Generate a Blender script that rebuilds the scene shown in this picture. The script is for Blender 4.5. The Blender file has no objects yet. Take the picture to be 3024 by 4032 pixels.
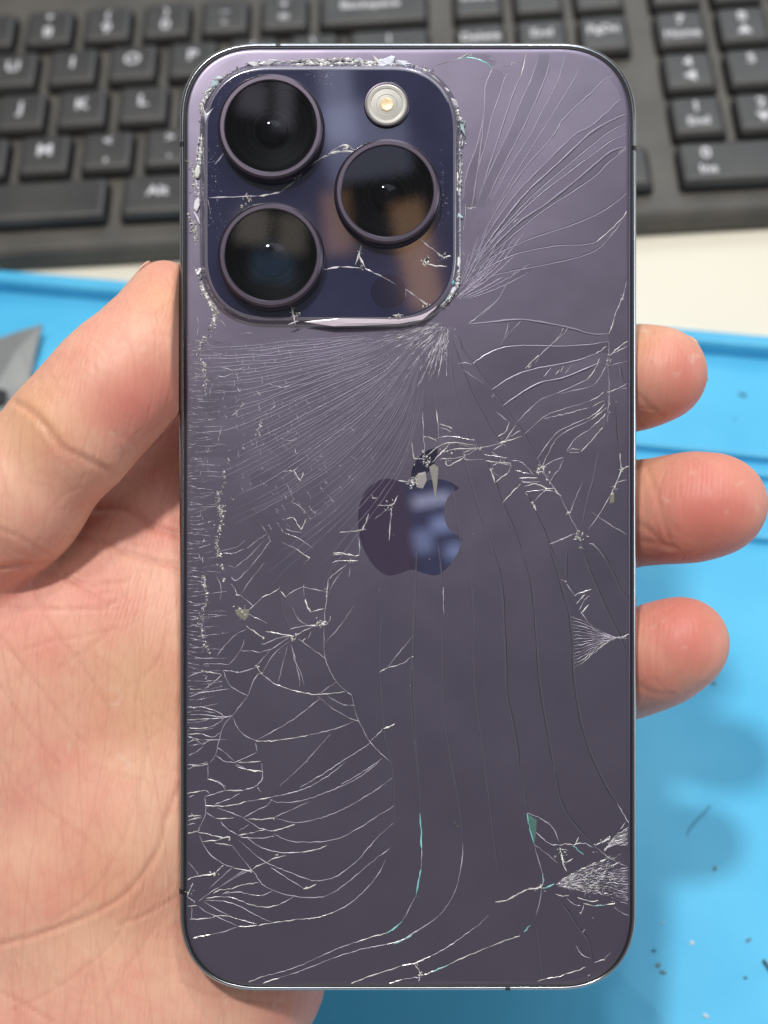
import bpy, math, random
import numpy as np
from mathutils import Vector, Matrix

# ------------------------------------------------------------------ camera
sc = bpy.context.scene
MM = 0.001
FPX = 5600.0                       # focal length in photo pixels (photo 3024 x 4032)
EL, RO, CAMH = math.radians(54.33), math.radians(-6.31), 292.1
_c, _s = math.cos(RO), math.sin(RO)
_r0 = np.array([1., 0, 0]); _u0 = np.array([0, math.sin(EL), math.cos(EL)])
AX = np.array([0, math.cos(EL), -math.sin(EL)])
RT = _c*_r0 + _s*_u0
UP = -_s*_r0 + _c*_u0
CAM = np.array([0, 0, CAMH])
PD = 221.6                         # distance from the lens to the back of the phone, mm

def basis(origin_mm):
    m = Matrix.Identity(4)
    for i in range(3):
        m[i][0] = RT[i]; m[i][1] = UP[i]; m[i][2] = -AX[i]; m[i][3] = origin_mm[i]*MM
    return m

def px_ray(px, py): return ((px-1512)/FPX)*RT - ((py-2016)/FPX)*UP + AX
def on_z(px, py, z):
    d = px_ray(px, py); return CAM + d*(z-CAMH)/d[2]

cam = bpy.data.cameras.new('camera'); camo = bpy.data.objects.new('camera', cam)
sc.collection.objects.link(camo); sc.camera = camo
camo.matrix_world = basis(CAM)
cam.sensor_fit = 'HORIZONTAL'; cam.sensor_width = 36.0
cam.lens = 36.0*FPX/3024.0
cam.clip_start = 0.01; cam.clip_end = 50
cam.dof.use_dof = True; cam.dof.focus_distance = PD*MM; cam.dof.aperture_fstop = 23.0

# ------------------------------------------------------------------ light
w = bpy.data.worlds.new('World'); sc.world = w; w.use_nodes = True
w.node_tree.nodes['Background'].inputs[0].default_value = (0.93, 0.95, 1.0, 1)
w.node_tree.nodes['Background'].inputs[1].default_value = 0.18

def area(name, loc, target, size, power, col=(1, 1, 1), size_y=None, shape='DISK'):
    l = bpy.data.lights.new(name, 'AREA'); l.energy = power; l.color = col
    l.shape = shape; l.size = size
    if size_y: l.size_y = size_y
    o = bpy.data.objects.new(name, l); sc.collection.objects.link(o)
    o.location = loc
    o.rotation_euler = (Vector(target)-Vector(loc)).to_track_quat('-Z', 'Y').to_euler()
    return o
TGT = (0.02, 0.17, 0.08)
area('ceiling_lamp', (-0.20, 0.10, 1.55), TGT, 0.11, 14.5, (1.0, 0.965, 0.90))
area('ceiling_lamp', (0.36, 0.62, 1.45), TGT, 0.09, 4.5, (1.0, 0.97, 0.92))
area('ceiling_panel', (0.24, 0.30, 1.45), TGT, 1.0, 6.2, (0.97, 0.98, 1.0), 0.72, 'RECTANGLE')
area('far_fill_panel', (0.30, 1.35, 1.00), TGT, 0.75, 5.0, (0.88, 0.95, 1.0), 0.45, 'RECTANGLE')  # added unseen panel: bright line on the top frame edge, sheen on the keys
area('side_fill_panel', (1.15, 0.02, 0.22), TGT, 0.45, 2.6, (0.86, 0.94, 1.0), 0.35, 'RECTANGLE')  # added unseen panel to brighten the right frame edge and fingers
area('rear_glint_panel', (0.05, -1.25, 0.50), TGT, 0.5, 0.5, (1.0, .92, .93), 0.25, 'RECTANGLE')  # added unseen panel for a highlight on the plateau's lower rim
# lights added behind the camera only to put soft reflections in the polished glass
def reflection_light(px0, py0, wpx, hpx, rad, col):
    z = 0.9; k = (PD*MM+z)/(PD*MM)
    rel = np.array([(px0-1512)/FPX*PD*MM*k, -(py0-2016)/FPX*PD*MM*k])
    p = CAM*MM + RT*rel[0] + UP*rel[1] - AX*(z-PD*MM)
    q = (CAM+AX*PD)*MM
    wd, ht = wpx/FPX*PD*MM*k, hpx/FPX*PD*MM*k
    area('added_reflection_light', p, q, wd, rad*math.pi*wd*ht, col, ht, 'RECTANGLE')
reflection_light(1330, 880, 110, 240, 1.6, (1.0, .55, .32)); reflection_light(1640, 1010, 130, 420, 2.2, (1.0, .55, .28))
reflection_light(1440, 560, 330, 300, 1.3, (.66, .70, 1.0)); reflection_light(1330, 400, 120, 330, 1.8, (.68, .72, 1.0))
reflection_light(1000, 900, 130, 130, 1.5, (.9, .8, .7)); reflection_light(1150, 930, 110, 150, 1.3, (.9, .78, .66)); reflection_light(1075, 1060, 170, 110, .8, (.3, .55, .9)); reflection_light(1000, 400, 110, 120, 1.2, (.8, .75, .95)); reflection_light(1120, 420, 70, 190, 1.3, (.8, .75, .95)); reflection_light(1700, 1968, 150, 42, 3.6, (.74, .76, 1.0)); reflection_light(1750, 2062, 100, 60, 3.0, (.5, .62, 1.0)); reflection_light(1665, 2130, 75, 90, 2.0, (.5, .62, 1.0)); reflection_light(1790, 2170, 70, 60, 2.6, (.5, .62, 1.0)); reflection_light(1725, 2080, 205, 420, .42, (.35, .5, 1.0)); reflection_light(1512, 2080, 210, 420, .30, (1.0, .62, .8))

sc.view_settings.view_transform = 'Standard'; sc.view_settings.look = 'None'
sc.view_settings.exposure = 0.0; sc.view_settings.gamma = 1.0
sc.view_settings.use_curve_mapping = False
sc.render.engine = 'CYCLES'

rnd = random.Random(7)
nrng = np.random.RandomState(5)

# ------------------------------------------------------------------ helpers
def link(o, parent=None):
    sc.collection.objects.link(o)
    if parent is not None: o.parent = parent
    return o
def tag(o, label=None, cat=None, group=None, kind=None):
    if label: o['label'] = label
    if cat: o['category'] = cat
    if group: o['group'] = group
    if kind: o['kind'] = kind
    return o
def mesh(name, verts, faces, mat, parent=None, smooth=False):
    me = bpy.data.meshes.new(name)
    me.from_pydata([tuple(v) for v in verts], [], faces); me.update()
    if smooth: me.shade_smooth()
    if mat: me.materials.append(mat)
    return link(bpy.data.objects.new(name, me), parent)
def empty(name, m=None):
    o = bpy.data.objects.new(name, None); o.empty_display_size = 0.01
    if m is not None: o.matrix_world = m
    return link(o)

def mat(name, col, rough=0.5, metal=0.0, spec=0.5, coat=0.0, coat_rough=0.05, sss=0.0):
    m = bpy.data.materials.new(name); m.use_nodes = True
    b = m.node_tree.nodes['Principled BSDF']
    b.inputs['Base Color'].default_value = (*col, 1)
    b.inputs['Roughness'].default_value = rough
    b.inputs['Metallic'].default_value = metal
    b.inputs['Specular IOR Level'].default_value = spec
    b.inputs['Coat Weight'].default_value = coat
    b.inputs['Coat Roughness'].default_value = coat_rough
    return m
def N(m, t, **kw):
    n = m.node_tree.nodes.new(t)
    for k, v in kw.items():
        if k in n.inputs: n.inputs[k].default_value = v
        else: setattr(n, k, v)
    return n
def L(m, a, b): m.node_tree.links.new(a, b)
def bsdf(m): return m.node_tree.nodes['Principled BSDF']
def noise_color(m, c1, c2, scale, detail=4, lo=0.35, hi=0.65, coord='Object', stretch=None):
    tc = N(m, 'ShaderNodeTexCoord'); n = N(m, 'ShaderNodeTexNoise', Scale=scale, Detail=detail)
    src = tc.outputs[coord]
    if stretch:
        mp = N(m, 'ShaderNodeMapping'); mp.inputs['Scale'].default_value = stretch
        L(m, src, mp.inputs[0]); src = mp.outputs[0]
    L(m, src, n.inputs['Vector'])
    r = N(m, 'ShaderNodeValToRGB')
    r.color_ramp.elements[0].position = lo; r.color_ramp.elements[0].color = (*c1, 1)
    r.color_ramp.elements[1].position = hi; r.color_ramp.elements[1].color = (*c2, 1)
    L(m, n.outputs['Fac'], r.inputs[0]); L(m, r.outputs[0], bsdf(m).inputs['Base Color'])
    return r
def noise_bump(m, scale, dist, strength=1.0, detail=3):
    tc = N(m, 'ShaderNodeTexCoord'); n = N(m, 'ShaderNodeTexNoise', Scale=scale, Detail=detail)
    L(m, tc.outputs['Object'], n.inputs['Vector'])
    b = N(m, 'ShaderNodeBump', Strength=strength, Distance=dist)
    L(m, n.outputs['Fac'], b.inputs['Height']); L(m, b.outputs[0], bsdf(m).inputs['Normal'])
    return b

# ------------------------------------------------------------------ materials
M = {}
M['desk'] = mat('desk_laminate', (0.74, 0.70, 0.60), 0.42)
noise_color(M['desk'], (0.71, 0.67, 0.565), (0.68, 0.64, 0.54), 14)
M['silicone'] = mat('blue_silicone', (0.05, 0.42, 0.76), 0.5, spec=0.35)
noise_color(M['silicone'], (0.068, 0.41, 0.68), (0.102, 0.485, 0.76), 30, 8, 0.32, 0.68)
noise_bump(M['silicone'], 2200, 0.00005, 0.5)
M['board'] = mat('keyboard_plastic', (0.11, 0.105, 0.10), 0.5, spec=0.45)
noise_color(M['board'], (0.062, 0.058, 0.052), (0.095, 0.087, 0.076), 60, 6)
noise_bump(M['board'], 3000, 0.00003, 0.5)
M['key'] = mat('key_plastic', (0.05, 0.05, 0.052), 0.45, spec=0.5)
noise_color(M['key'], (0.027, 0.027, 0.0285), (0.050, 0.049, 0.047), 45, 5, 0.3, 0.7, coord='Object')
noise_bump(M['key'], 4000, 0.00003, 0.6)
M['key_side_shade'] = mat('key_plastic_shaded', (0.010, 0.010, 0.012), 0.5, spec=.15)  # same plastic, with the shade of the cap sides put into its colour
M['legend'] = mat('legend_ink', (0.60, 0.60, 0.63), 0.5)
M['steel'] = mat('blade_steel', (0.36, 0.37, 0.37), 0.5, 0.3)
noise_color(M['steel'], (0.17, 0.185, 0.185), (0.25, 0.25, 0.245), 130, 5, 0.3, 0.7, stretch=(1, .25, 1))
M['dark_hole'] = mat('dark_hole', (0.02, 0.02, 0.025), 0.6)
M['lint'] = mat('lint', (0.05, 0.085, 0.10), 0.8)
M['crumb_pale'] = mat('crumb_pale', (0.55, 0.62, 0.62), 0.7)
M['crumb_rust'] = mat('crumb_rust', (0.15, 0.22, 0.24), 0.8)

M['glass_back'] = mat('frosted_purple_glass', (0.149, 0.131, 0.184), 0.37, 0.79, spec=0.5)
_m = M['glass_back']; _tc = N(_m, 'ShaderNodeTexCoord'); _n = N(_m, 'ShaderNodeTexNoise', Scale=70.0, Detail=6.0, Roughness=.62); L(_m, _tc.outputs['Object'], _n.inputs['Vector'])
_r = N(_m, 'ShaderNodeMapRange'); L(_m, _n.outputs['Fac'], _r.inputs[0]); _r.inputs[1].default_value = .3; _r.inputs[2].default_value = .7; _r.inputs[3].default_value = .335; _r.inputs[4].default_value = .405
L(_m, _r.outputs[0], bsdf(_m).inputs['Roughness'])
_n2 = N(_m, 'ShaderNodeTexNoise', Scale=55.0, Detail=2.0); L(_m, _tc.outputs['Object'], _n2.inputs['Vector'])
_b = N(_m, 'ShaderNodeBump', Strength=1.0, Distance=0.00022); L(_m, _n2.outputs['Fac'], _b.inputs['Height']); L(_m, _b.outputs[0], bsdf(_m).inputs['Normal'])
M['frame'] = mat('polished_frame', (0.36, 0.38, 0.42), 0.2, 1.0)
M['gasket'] = mat('black_gasket', (0.012, 0.012, 0.016), 0.45)
M['screen'] = mat('screen_glass', (0.01, 0.01, 0.012), 0.06)
M['logo'] = mat('polished_logo', (0.022, 0.018, 0.045), 0.02, 0.2, spec=0.9, coat=0.6, coat_rough=0.02)
M['plateau'] = mat('polished_plateau_glass', (0.022, 0.026, 0.10), 0.06, 0.0, spec=0.7, coat=0.6, coat_rough=0.03)
noise_color(M['plateau'], (0.014, 0.015, 0.044), (0.026, 0.027, 0.066), 90, 4)
M['rim'] = mat('plateau_rim_glass', (0.19, 0.175, 0.235), 0.16, 0.35, coat=0.6)
M['ring'] = mat('lens_ring_purple', (0.082, 0.069, 0.095), 0.34, 0.85)
M['ring_dark'] = mat('lens_ring_inner', (0.03, 0.026, 0.036), 0.3, 0.6)
M['barrel'] = mat('lens_barrel', (0.003, 0.003, 0.0035), 0.4, spec=.25)
M['element'] = mat('lens_element', (0.010, 0.012, 0.02), 0.04, 0.0, spec=0.9, coat=1.0)
M['flash'] = mat('flash_lens', (0.44, 0.43, 0.40), 0.28, 0.35, coat=0.7)
M['flash_core'] = mat('flash_phosphor', (0.85, 0.66, 0.40), 0.3, 0.2, coat=0.5)
M['lidar'] = mat('lidar_window', (0.011, 0.012, 0.034), 0.08, spec=.7, coat=.5)

def thin_glass(name):
    m = bpy.data.materials.new(name); m.use_nodes = True
    nt = m.node_tree; nt.nodes.remove(nt.nodes['Principled BSDF'])
    out = nt.nodes['Material Output']
    tr = N(m, 'ShaderNodeBsdfTransparent'); tr.inputs[0].default_value = (0.30, 0.31, 0.34, 1)
    gl = N(m, 'ShaderNodeBsdfGlossy', Roughness=0.03); gl.inputs[0].default_value = (1, 1, 1, 1)
    fr = N(m, 'ShaderNodeFresnel', IOR=1.5)
    mx = N(m, 'ShaderNodeMixShader')
    L(m, fr.outputs[0], mx.inputs[0]); L(m, tr.outputs[0], mx.inputs[1]); L(m, gl.outputs[0], mx.inputs[2])
    L(m, mx.outputs[0], out.inputs[0])
    return m
M['cover'] = thin_glass('lens_cover_glass')

# fracture surfaces: broken glass, colour per vertex (white, teal film, dull)
m = mat('fracture_glass', (0.6, 0.6, 0.65), 0.22, 0.0, spec=0.8)
at = N(m, 'ShaderNodeAttribute'); at.attribute_name = 'col'
L(m, at.outputs['Color'], bsdf(m).inputs['Base Color'])
M['fracture'] = m
M['faint'] = mat('fracture_edge_purple', (0.185, 0.168, 0.225), 0.35, 0.78)

# skin
m = mat('skin', (0.62, 0.33, 0.22), 0.50, spec=0.4)
b = bsdf(m)
b.inputs['Subsurface Weight'].default_value = 0.22
b.inputs['Subsurface Radius'].default_value = (1.0, 0.36, 0.2)
b.inputs['Subsurface Scale'].default_value = 0.0022
tc = N(m, 'ShaderNodeTexCoord')
n1 = N(m, 'ShaderNodeTexNoise', Scale=110.0, Detail=5.0, Roughness=0.6); L(m, tc.outputs['Object'], n1.inputs['Vector'])
n2 = N(m, 'ShaderNodeTexNoise', Scale=420.0, Detail=3.0); L(m, tc.outputs['Object'], n2.inputs['Vector'])
def attr(m, nm):
    a = N(m, 'ShaderNodeAttribute'); a.attribute_name = nm; return a.outputs['Fac']
def mixc(m, fac, a, b2):
    x = N(m, 'ShaderNodeMix'); x.data_type = 'RGBA'
    if isinstance(fac, float): x.inputs[0].default_value = fac
    else: L(m, fac, x.inputs[0])
    for s, v in ((x.inputs[6], a), (x.inputs[7], b2)):
        if isinstance(v, tuple): s.default_value = (*v, 1)
        else: L(m, v, s)
    return x.outputs[2]
def ramp(m, src, lo, hi, v0=0.0, v1=1.0):
    r = N(m, 'ShaderNodeMapRange'); L(m, src, r.inputs[0])
    r.inputs[1].default_value = lo; r.inputs[2].default_value = hi
    r.inputs[3].default_value = v0; r.inputs[4].default_value = v1
    return r.outputs[0]
col = mixc(m, ramp(m, n1.outputs['Fac'], 0.38, 0.64), (0.76, 0.45, 0.325), (0.73, 0.345, 0.265))
col = mixc(m, ramp(m, n2.outputs['Fac'], 0.52, 0.75, 0, .30), col, (0.72, 0.43, 0.29))
col = mixc(m, attr(m, 'yel'), col, (0.64, 0.37, 0.19))
col = mixc(m, attr(m, 'pink'), col, (0.60, 0.18, 0.145))
col = mixc(m, attr(m, 'crease'), col, (0.46, 0.16, 0.11))
col = mixc(m, attr(m, 'flake'), col, (0.82, 0.72, 0.62))
_v = N(m, 'ShaderNodeTexVoronoi', Scale=620.0); _v.feature = 'DISTANCE_TO_EDGE'
_mp = N(m, 'ShaderNodeMapping'); _mp.inputs['Rotation'].default_value = (0, 0, math.radians(50)); _mp.inputs['Scale'].default_value = (1, .14, 1); L(m, tc.outputs['Object'], _mp.inputs[0]); L(m, _mp.outputs[0], _v.inputs['Vector'])
col = mixc(m, ramp(m, _v.outputs['Distance'], 0, .09, .13, 0), col, (0.50, 0.19, 0.14))
_v2 = N(m, 'ShaderNodeTexVoronoi', Scale=190.0); _v2.feature = 'DISTANCE_TO_EDGE'
_mp2 = N(m, 'ShaderNodeMapping'); _mp2.inputs['Rotation'].default_value = (0, 0, math.radians(-38)); _mp2.inputs['Scale'].default_value = (1, .10, 1); L(m, tc.outputs['Object'], _mp2.inputs[0]); L(m, _mp2.outputs[0], _v2.inputs['Vector'])
col = mixc(m, ramp(m, _v2.outputs['Distance'], 0, .035, .17, 0), col, (0.50, 0.19, 0.14))
L(m, col, b.inputs['Base Color'])
# skin relief: fine ridges, pores, criss-cross lines
mp = N(m, 'ShaderNodeMapping'); mp.inputs['Rotation'].default_value = (0, 0, math.radians(12)); L(m, tc.outputs['Object'], mp.inputs[0])
wv = N(m, 'ShaderNodeTexWave', Scale=430.0, Distortion=5.0, Detail=2.0)
wv.inputs['Detail Scale'].default_value = 0.35
L(m, mp.outputs[0], wv.inputs['Vector'])
mp2 = N(m, 'ShaderNodeMapping'); mp2.inputs['Rotation'].default_value = (0, 0, math.radians(38)); mp2.inputs['Scale'].default_value = (1.0, 0.16, 1)
L(m, tc.outputs['Object'], mp2.inputs[0])
vo = N(m, 'ShaderNodeTexVoronoi', Scale=330.0); vo.feature = 'DISTANCE_TO_EDGE'; L(m, mp2.outputs[0], vo.inputs['Vector'])
mp3 = N(m, 'ShaderNodeMapping'); mp3.inputs['Rotation'].default_value = (0, 0, math.radians(-40)); mp3.inputs['Scale'].default_value = (1.0, 0.14, 1)
L(m, tc.outputs['Object'], mp3.inputs[0])
vo2 = N(m, 'ShaderNodeTexVoronoi', Scale=150.0); vo2.feature = 'DISTANCE_TO_EDGE'; L(m, mp3.outputs[0], vo2.inputs['Vector'])
def bumpn(h, dist, prev=None):
    bb = N(m, 'ShaderNodeBump', Strength=1.0, Distance=dist); L(m, h, bb.inputs['Height'])
    if prev is not None: L(m, prev, bb.inputs['Normal'])
    return bb.outputs[0]
wm = N(m, 'ShaderNodeMath', operation='MULTIPLY'); L(m, wv.outputs['Fac'], wm.inputs[0]); L(m, ramp(m, n1.outputs['Fac'], .4, .6, .15, 1.0), wm.inputs[1])
nn = bumpn(wm.outputs[0], 0.000018)
nn = bumpn(ramp(m, vo.outputs['Distance'], 0, 0.16), 0.00003, nn)
nn = bumpn(ramp(m, vo2.outputs['Distance'], 0, 0.06), 0.000035, nn)
nn = bumpn(n2.outputs['Fac'], 0.00006, nn)
L(m, nn, b.inputs['Normal'])
M['skin'] = m
M['nail'] = mat('fingernail', (0.64, 0.38, 0.30), 0.28, spec=0.5)
bsdf(M['nail']).inputs['Subsurface Weight'].default_value = 0.2
bsdf(M['nail']).inputs['Subsurface Radius'].default_value = (1, .5, .3)
bsdf(M['nail']).inputs['Subsurface Scale'].default_value = 0.001

# ------------------------------------------------------------------ generic shapes (mm in, metres out)
def rrect(wd, ht, r, n=14, power=2.35):
    """rounded rectangle with softened (superelliptic) corners, counter-clockwise"""
    pts = []
    for cx, cy, a0 in ((wd/2-r, ht/2-r, 0), (-wd/2+r, ht/2-r, 90), (-wd/2+r, -ht/2+r, 180), (wd/2-r, -ht/2+r, 270)):
        for i in range(n+1):
            a = math.radians(a0+90*i/n); c, s = math.cos(a), math.sin(a)
            k = (abs(c)**power+abs(s)**power)**(-1/power)
            pts.append((cx+r*c*k, cy+r*s*k))
    return pts
def loft(rings, cap_first=False, cap_last=False, closed=False):
    n = len(rings[0]); V = [p for r in rings for p in r]; F = []
    R = len(rings)
    for k in range(R if closed else R-1):
        a, b2 = k*n, ((k+1) % R)*n
        for i in range(n):
            j = (i+1) % n
            F.append((a+i, a+j, b2+j, b2+i))
    if cap_first: F.append(tuple(reversed(range(n))))
    if cap_last: F.append(tuple(range((R-1)*n, R*n)))
    return V, F
def ring_at(wd, ht, r, inset, z, cx=0, cy=0, n=14):
    return [((x+cx)*MM, (y+cy)*MM, z*MM) for x, y in rrect(wd-2*inset, ht-2*inset, max(r-inset, 0.2), n)]
def circ(cx, cy, r, z, n=64):
    return [((cx+r*math.cos(2*math.pi*i/n))*MM, (cy+r*math.sin(2*math.pi*i/n))*MM, z*MM) for i in range(n)]
def smooth_by_angle(o, deg=35):
    me = o.data; me.shade_smooth()
    try: me.set_sharp_from_angle(angle=math.radians(deg))
    except Exception: pass

# ================================================================== SETTING: desk
desk = mesh('desk', [(-1.1, -0.5, 0), (1.1, -0.5, 0), (1.1, 0.9, 0), (-1.1, 0.9, 0)], [(0, 1, 2, 3)], M['desk'])
tag(desk, kind='structure')
def slab(me_name, pts, z0, z1, mt, parent=None):
    n = len(pts); V = [(x, y, z0) for x, y in pts]+[(x, y, z1) for x, y in pts]
    F = [tuple(range(n, 2*n)), tuple(reversed(range(n)))]+[(i, (i+1) % n, n+(i+1) % n, n+i) for i in range(n)]
    return mesh(me_name, V, F, mt, parent)

# ------------------------------------------------------------------ blue silicone work mat
ty = math.radians(-15.3)
TU = np.array([math.cos(ty), math.sin(ty)]); TV = np.array([math.sin(ty), -math.cos(ty)])
T0 = on_z(2512, 1276, 6.5)[:2]
mat_root = empty('repair_mat', Matrix.Translation((T0[0]*MM, T0[1]*MM, 0)) @ Matrix.Rotation(ty, 4, 'Z'))
tag(mat_root, 'light blue silicone repair mat with raised rim and ribs under the hand', 'mat')
def tbox(name, u0, u1, v0, v1, z0, z1, bev=0.6):
    """box in mat coordinates (u along far edge, v towards the viewer), rounded top edges"""
    wd, ht = u1-u0, v1-v0; cx, cy = (u0+u1)/2, -(v0+v1)/2; r = min(1.2, wd/2-.05, ht/2-.05)
    rings = [ring_at(wd, ht, r, 0, z0, cx, cy, 4), ring_at(wd, ht, r, 0, z1-bev, cx, cy, 4),
             ring_at(wd, ht, r, bev*.3, z1-bev*.3, cx, cy, 4), ring_at(wd, ht, r, bev, z1, cx, cy, 4)]
    V, F = loft(rings, True, True)
    o = mesh(name, V, F, M['silicone'], mat_root); smooth_by_angle(o, 50); return o
U0, U1, VV = -205, 120, 262
tbox('mat_base', U0, U1, 0, VV, 0.3, 2.2, 0.2)
tbox('rim', U0+.1, U1-.1, 0.05, 4.6, 2.2, 6.8, 1.2)
tbox('rim', U0+.1, U1-.1, VV-4.6, VV-.05, 2.2, 6.8, 1.2)
tbox('rim', U0+.1, U0+4.6, 4.6, VV-4.6, 2.2, 6.8, 1.2)
tbox('rim', U1-4.6, U1-.1, 4.6, VV-4.6, 2.2, 6.8, 1.2)
tbox('rib', -40, U1-4.6, 37.2, 39.6, 2.2, 4.6, .8)
tbox('rib', -40, U1-4.6, 43.0, 45.2, 2.2, 4.2, .8)
tbox('rib', -40, U1-4.6, 62.0, 64.2, 2.2, 4.2, .8)
for uu in (-24, 9.2, 42, 75):
    tbox('divider', uu-1.4, uu+1.4, 45.2, 62.0, 2.2, 4.2, .8)

# ------------------------------------------------------------------ lint and crumbs on the mat
def speck(px, py, length, width, ang, mt, label, name='lint_speck', cat='lint', h=0.5):
    p = on_z(px, py, 2.3); n = 9; V = []; F = []; length *= .8; width *= .75; h *= .7
    for k, (f, z) in enumerate(((1.0, 0), (0.8, h*.7), (0.3, h))):
        for i in range(n):
            a = 2*math.pi*i/n; j = 0.75+0.5*rnd.random()
            V.append(((length/2*math.cos(a)*j*f)*MM, (width/2*math.sin(a)*j*f)*MM, z*MM))
    for k in range(2):
        for i in range(n): F.append((k*n+i, k*n+(i+1) % n, (k+1)*n+(i+1) % n, (k+1)*n+i))
    F.append(tuple(range(2*n, 3*n))); F.append(tuple(reversed(range(n))))
    o = mesh(name, V, F, mt); o.location = (p[0]*MM, p[1]*MM, 2.25*MM); o.rotation_euler[2] = math.radians(ang)
    tag(o, label, cat, 'crumbs scattered on the blue mat'); return o
speck(2925, 1555, 3.2, 1.3, -30, M['lint'], 'dark elongated crumb on blue mat beside the upper fingertip')
speck(2895, 1648, 1.3, 1.2, 0, M['silicone'], 'round blue nub on the mat below the dark crumb', 'mat_nub', 'nub')
speck(2810, 2690, 1.8, 1.1, -40, M['crumb_rust'], 'brownish crumb on the mat beside the lowest fingertip')
speck(2815, 3420, 1.6, 1.0, 60, M['crumb_rust'], 'small brown crumb below the curved hair')
speck(2947, 3702, 1.7, .8, 30, M['crumb_rust'], 'slanted rusty crumb near the dark splinter')
speck(2590, 3800, 1.4, 1.2, 30, M['crumb_rust'], 'larger brown crumb below the rounded phone corner')
speck(2610, 3828, 1.7, 1.0, -20, M['crumb_rust'], 'brown crumb at the end of a clump by the phone corner')
speck(2575, 3743, 1.5, .5, 5, M['lint'], 'thin dark lint sliver above the brown crumb clump')
speck(2725, 3712, 1.2, 1.2, 0, M['crumb_pale'], 'round white crumb in the shadow on the mat')
speck(2608, 3635, .8, .7, 0, M['crumb_pale'], 'smallest white crumb in the shadow beside the phone')
speck(2780, 4000, 1.7, .9, -40, M['crumb_pale'], 'pale flake on the mat by a soft smudge')
speck(2935, 3850, .9, .7, 0, M['lint'], 'grey dot on the mat beside the dark splinter')
def tube(name, pts, r, mt, n=5, parent=None):
    P = [np.array(p, float) for p in pts]; V = []; F = []
    for i, p in enumerate(P):
        t = P[min(i+1, len(P)-1)]-P[max(i-1, 0)]; t /= np.linalg.norm(t)
        a = np.cross(t, [0, 0, 1.0]);
        if np.linalg.norm(a) < 1e-6: a = np.array([1., 0, 0])
        a /= np.linalg.norm(a); b2 = np.cross(a, t)
        for k in range(n):
            q = 2*math.pi*k/n; V.append((p+(a*math.cos(q)+b2*math.sin(q))*r)*MM)
    for i in range(len(P)-1):
        for k in range(n): F.append((i*n+k, i*n+(k+1) % n, (i+1)*n+(k+1) % n, (i+1)*n+k))
    F.append(tuple(range(n))); F.append(tuple(range((len(P)-1)*n, len(P)*n)))
    return mesh(name, V, F, mt, parent, True)
hair = tube('hair_strand', [on_z(x, y, 2.5+.4*math.sin(i)) for i, (x, y) in enumerate([(2796, 3172), (2775, 3196), (2748, 3222), (2722, 3252), (2707, 3280), (2702, 3300)])], 0.09, M['lint'])
tag(hair, 'short curved dark hair lying on the blue mat in a finger shadow', 'hair')
spl = tube('splinter', [on_z(x, y, 2.8) for x, y in [(3005, 3780), (3020, 3800), (3045, 3838)]], 0.32, M['lint'])
tag(spl, 'dark splinter at the open edge of the blue mat', 'splinter')

# ------------------------------------------------------------------ steel blade, pried up slightly
def bl(px, py, z): return on_z(px, py, z)
bp = [(165, 1276, 6.8), (60, 1308, 7.2), (-90, 1362, 7.6), (-190, 1500, 7.0), (-200, 1700, 5.0), (-60, 1800, 3.6), (70, 1650, 3.4), (118, 1500, 4.4), (135, 1400, 5.4)]
top = [bl(*p)*MM for p in bp]; cen = bl(-40, 1560, 6.1)*MM; rid = bl(70, 1375, 7.3)*MM
V = [tuple(p) for p in top]+[tuple(p-np.array([0, 0, .0011])) for p in top]+[tuple(cen), tuple(rid)]
n = len(top); F = []
for i in range(n):
    j = (i+1) % n; F.append((j, i, n+i, n+j))
    F.append((i, j, 2*n+1 if i in (0, 1, 7, 8) else 2*n))
F += [(2, 2*n, 2*n+1), (7, 2*n+1, 2*n)]
F.append(tuple(range(n, 2*n)))
blade = mesh('pry_blade', V, F, M['steel'])
tag(blade, 'pointed grey steel pry blade lying on the blue mat behind the thumb', 'blade')
hc = bl(-8, 1560, 6.6)
V, F = loft([[((hc[0]+r*1.0*math.cos(a))*MM, (hc[1]+r*math.sin(a))*MM, (hc[2]+z)*MM) for a in np.linspace(0, 2*math.pi, 24, endpoint=False)] for r, z in ((2.6, 0), (2.2, .5), (1.7, .5), (1.2, .1))], False, True)
mesh('rivet_hole', V, F, M['dark_hole'], blade, True)

# ================================================================== keyboard
KYAW, KTILT = math.radians(-4.39), math.radians(4.0)
KP, KTOP = 19.0, 4.4                       # key pitch and cap height over the plate
kroot = empty('keyboard', Matrix.Translation((11.3*MM, 356.4*MM, (15.5)*MM)) @ Matrix.Rotation(KYAW, 4, 'Z') @ Matrix.Rotation(KTILT, 4, 'X'))
tag(kroot, 'black full-size computer keyboard with grey keycaps behind the phone', 'keyboard')
def kx(c): return (c-14)*KP
def ky(r): return -(r-2)*KP
zp = -KTOP                                  # plate level in keyboard coordinates (cap tops at 0)
x0, x1, yb, yf = kx(-0.6), kx(23.1), ky(-2.2), ky(4.74)
prof = [(yb, zp-9), (yb, zp), (ky(-.55), zp), (yf+1.2, zp), (yf, zp+.25), (yf-.7, zp-.15), (yf-2.0, zp-1.4), (yf-3.0, zp-4.6), (yf-3.0, zp-5.4), (yf-.8, zp-6.2)]
V = [(x*MM, y*MM, z*MM) for x in (x0, x1) for y, z in prof]; n = len(prof)
F = [(i, (i+1) % n, n+(i+1) % n, n+i) for i in range(n)]+[tuple(reversed(range(n))), tuple(range(n, 2*n))]
F = [tuple(reversed(f)) for f in F]
body = mesh('body', V, F, M['board'], kroot)
_cap = {}
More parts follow.
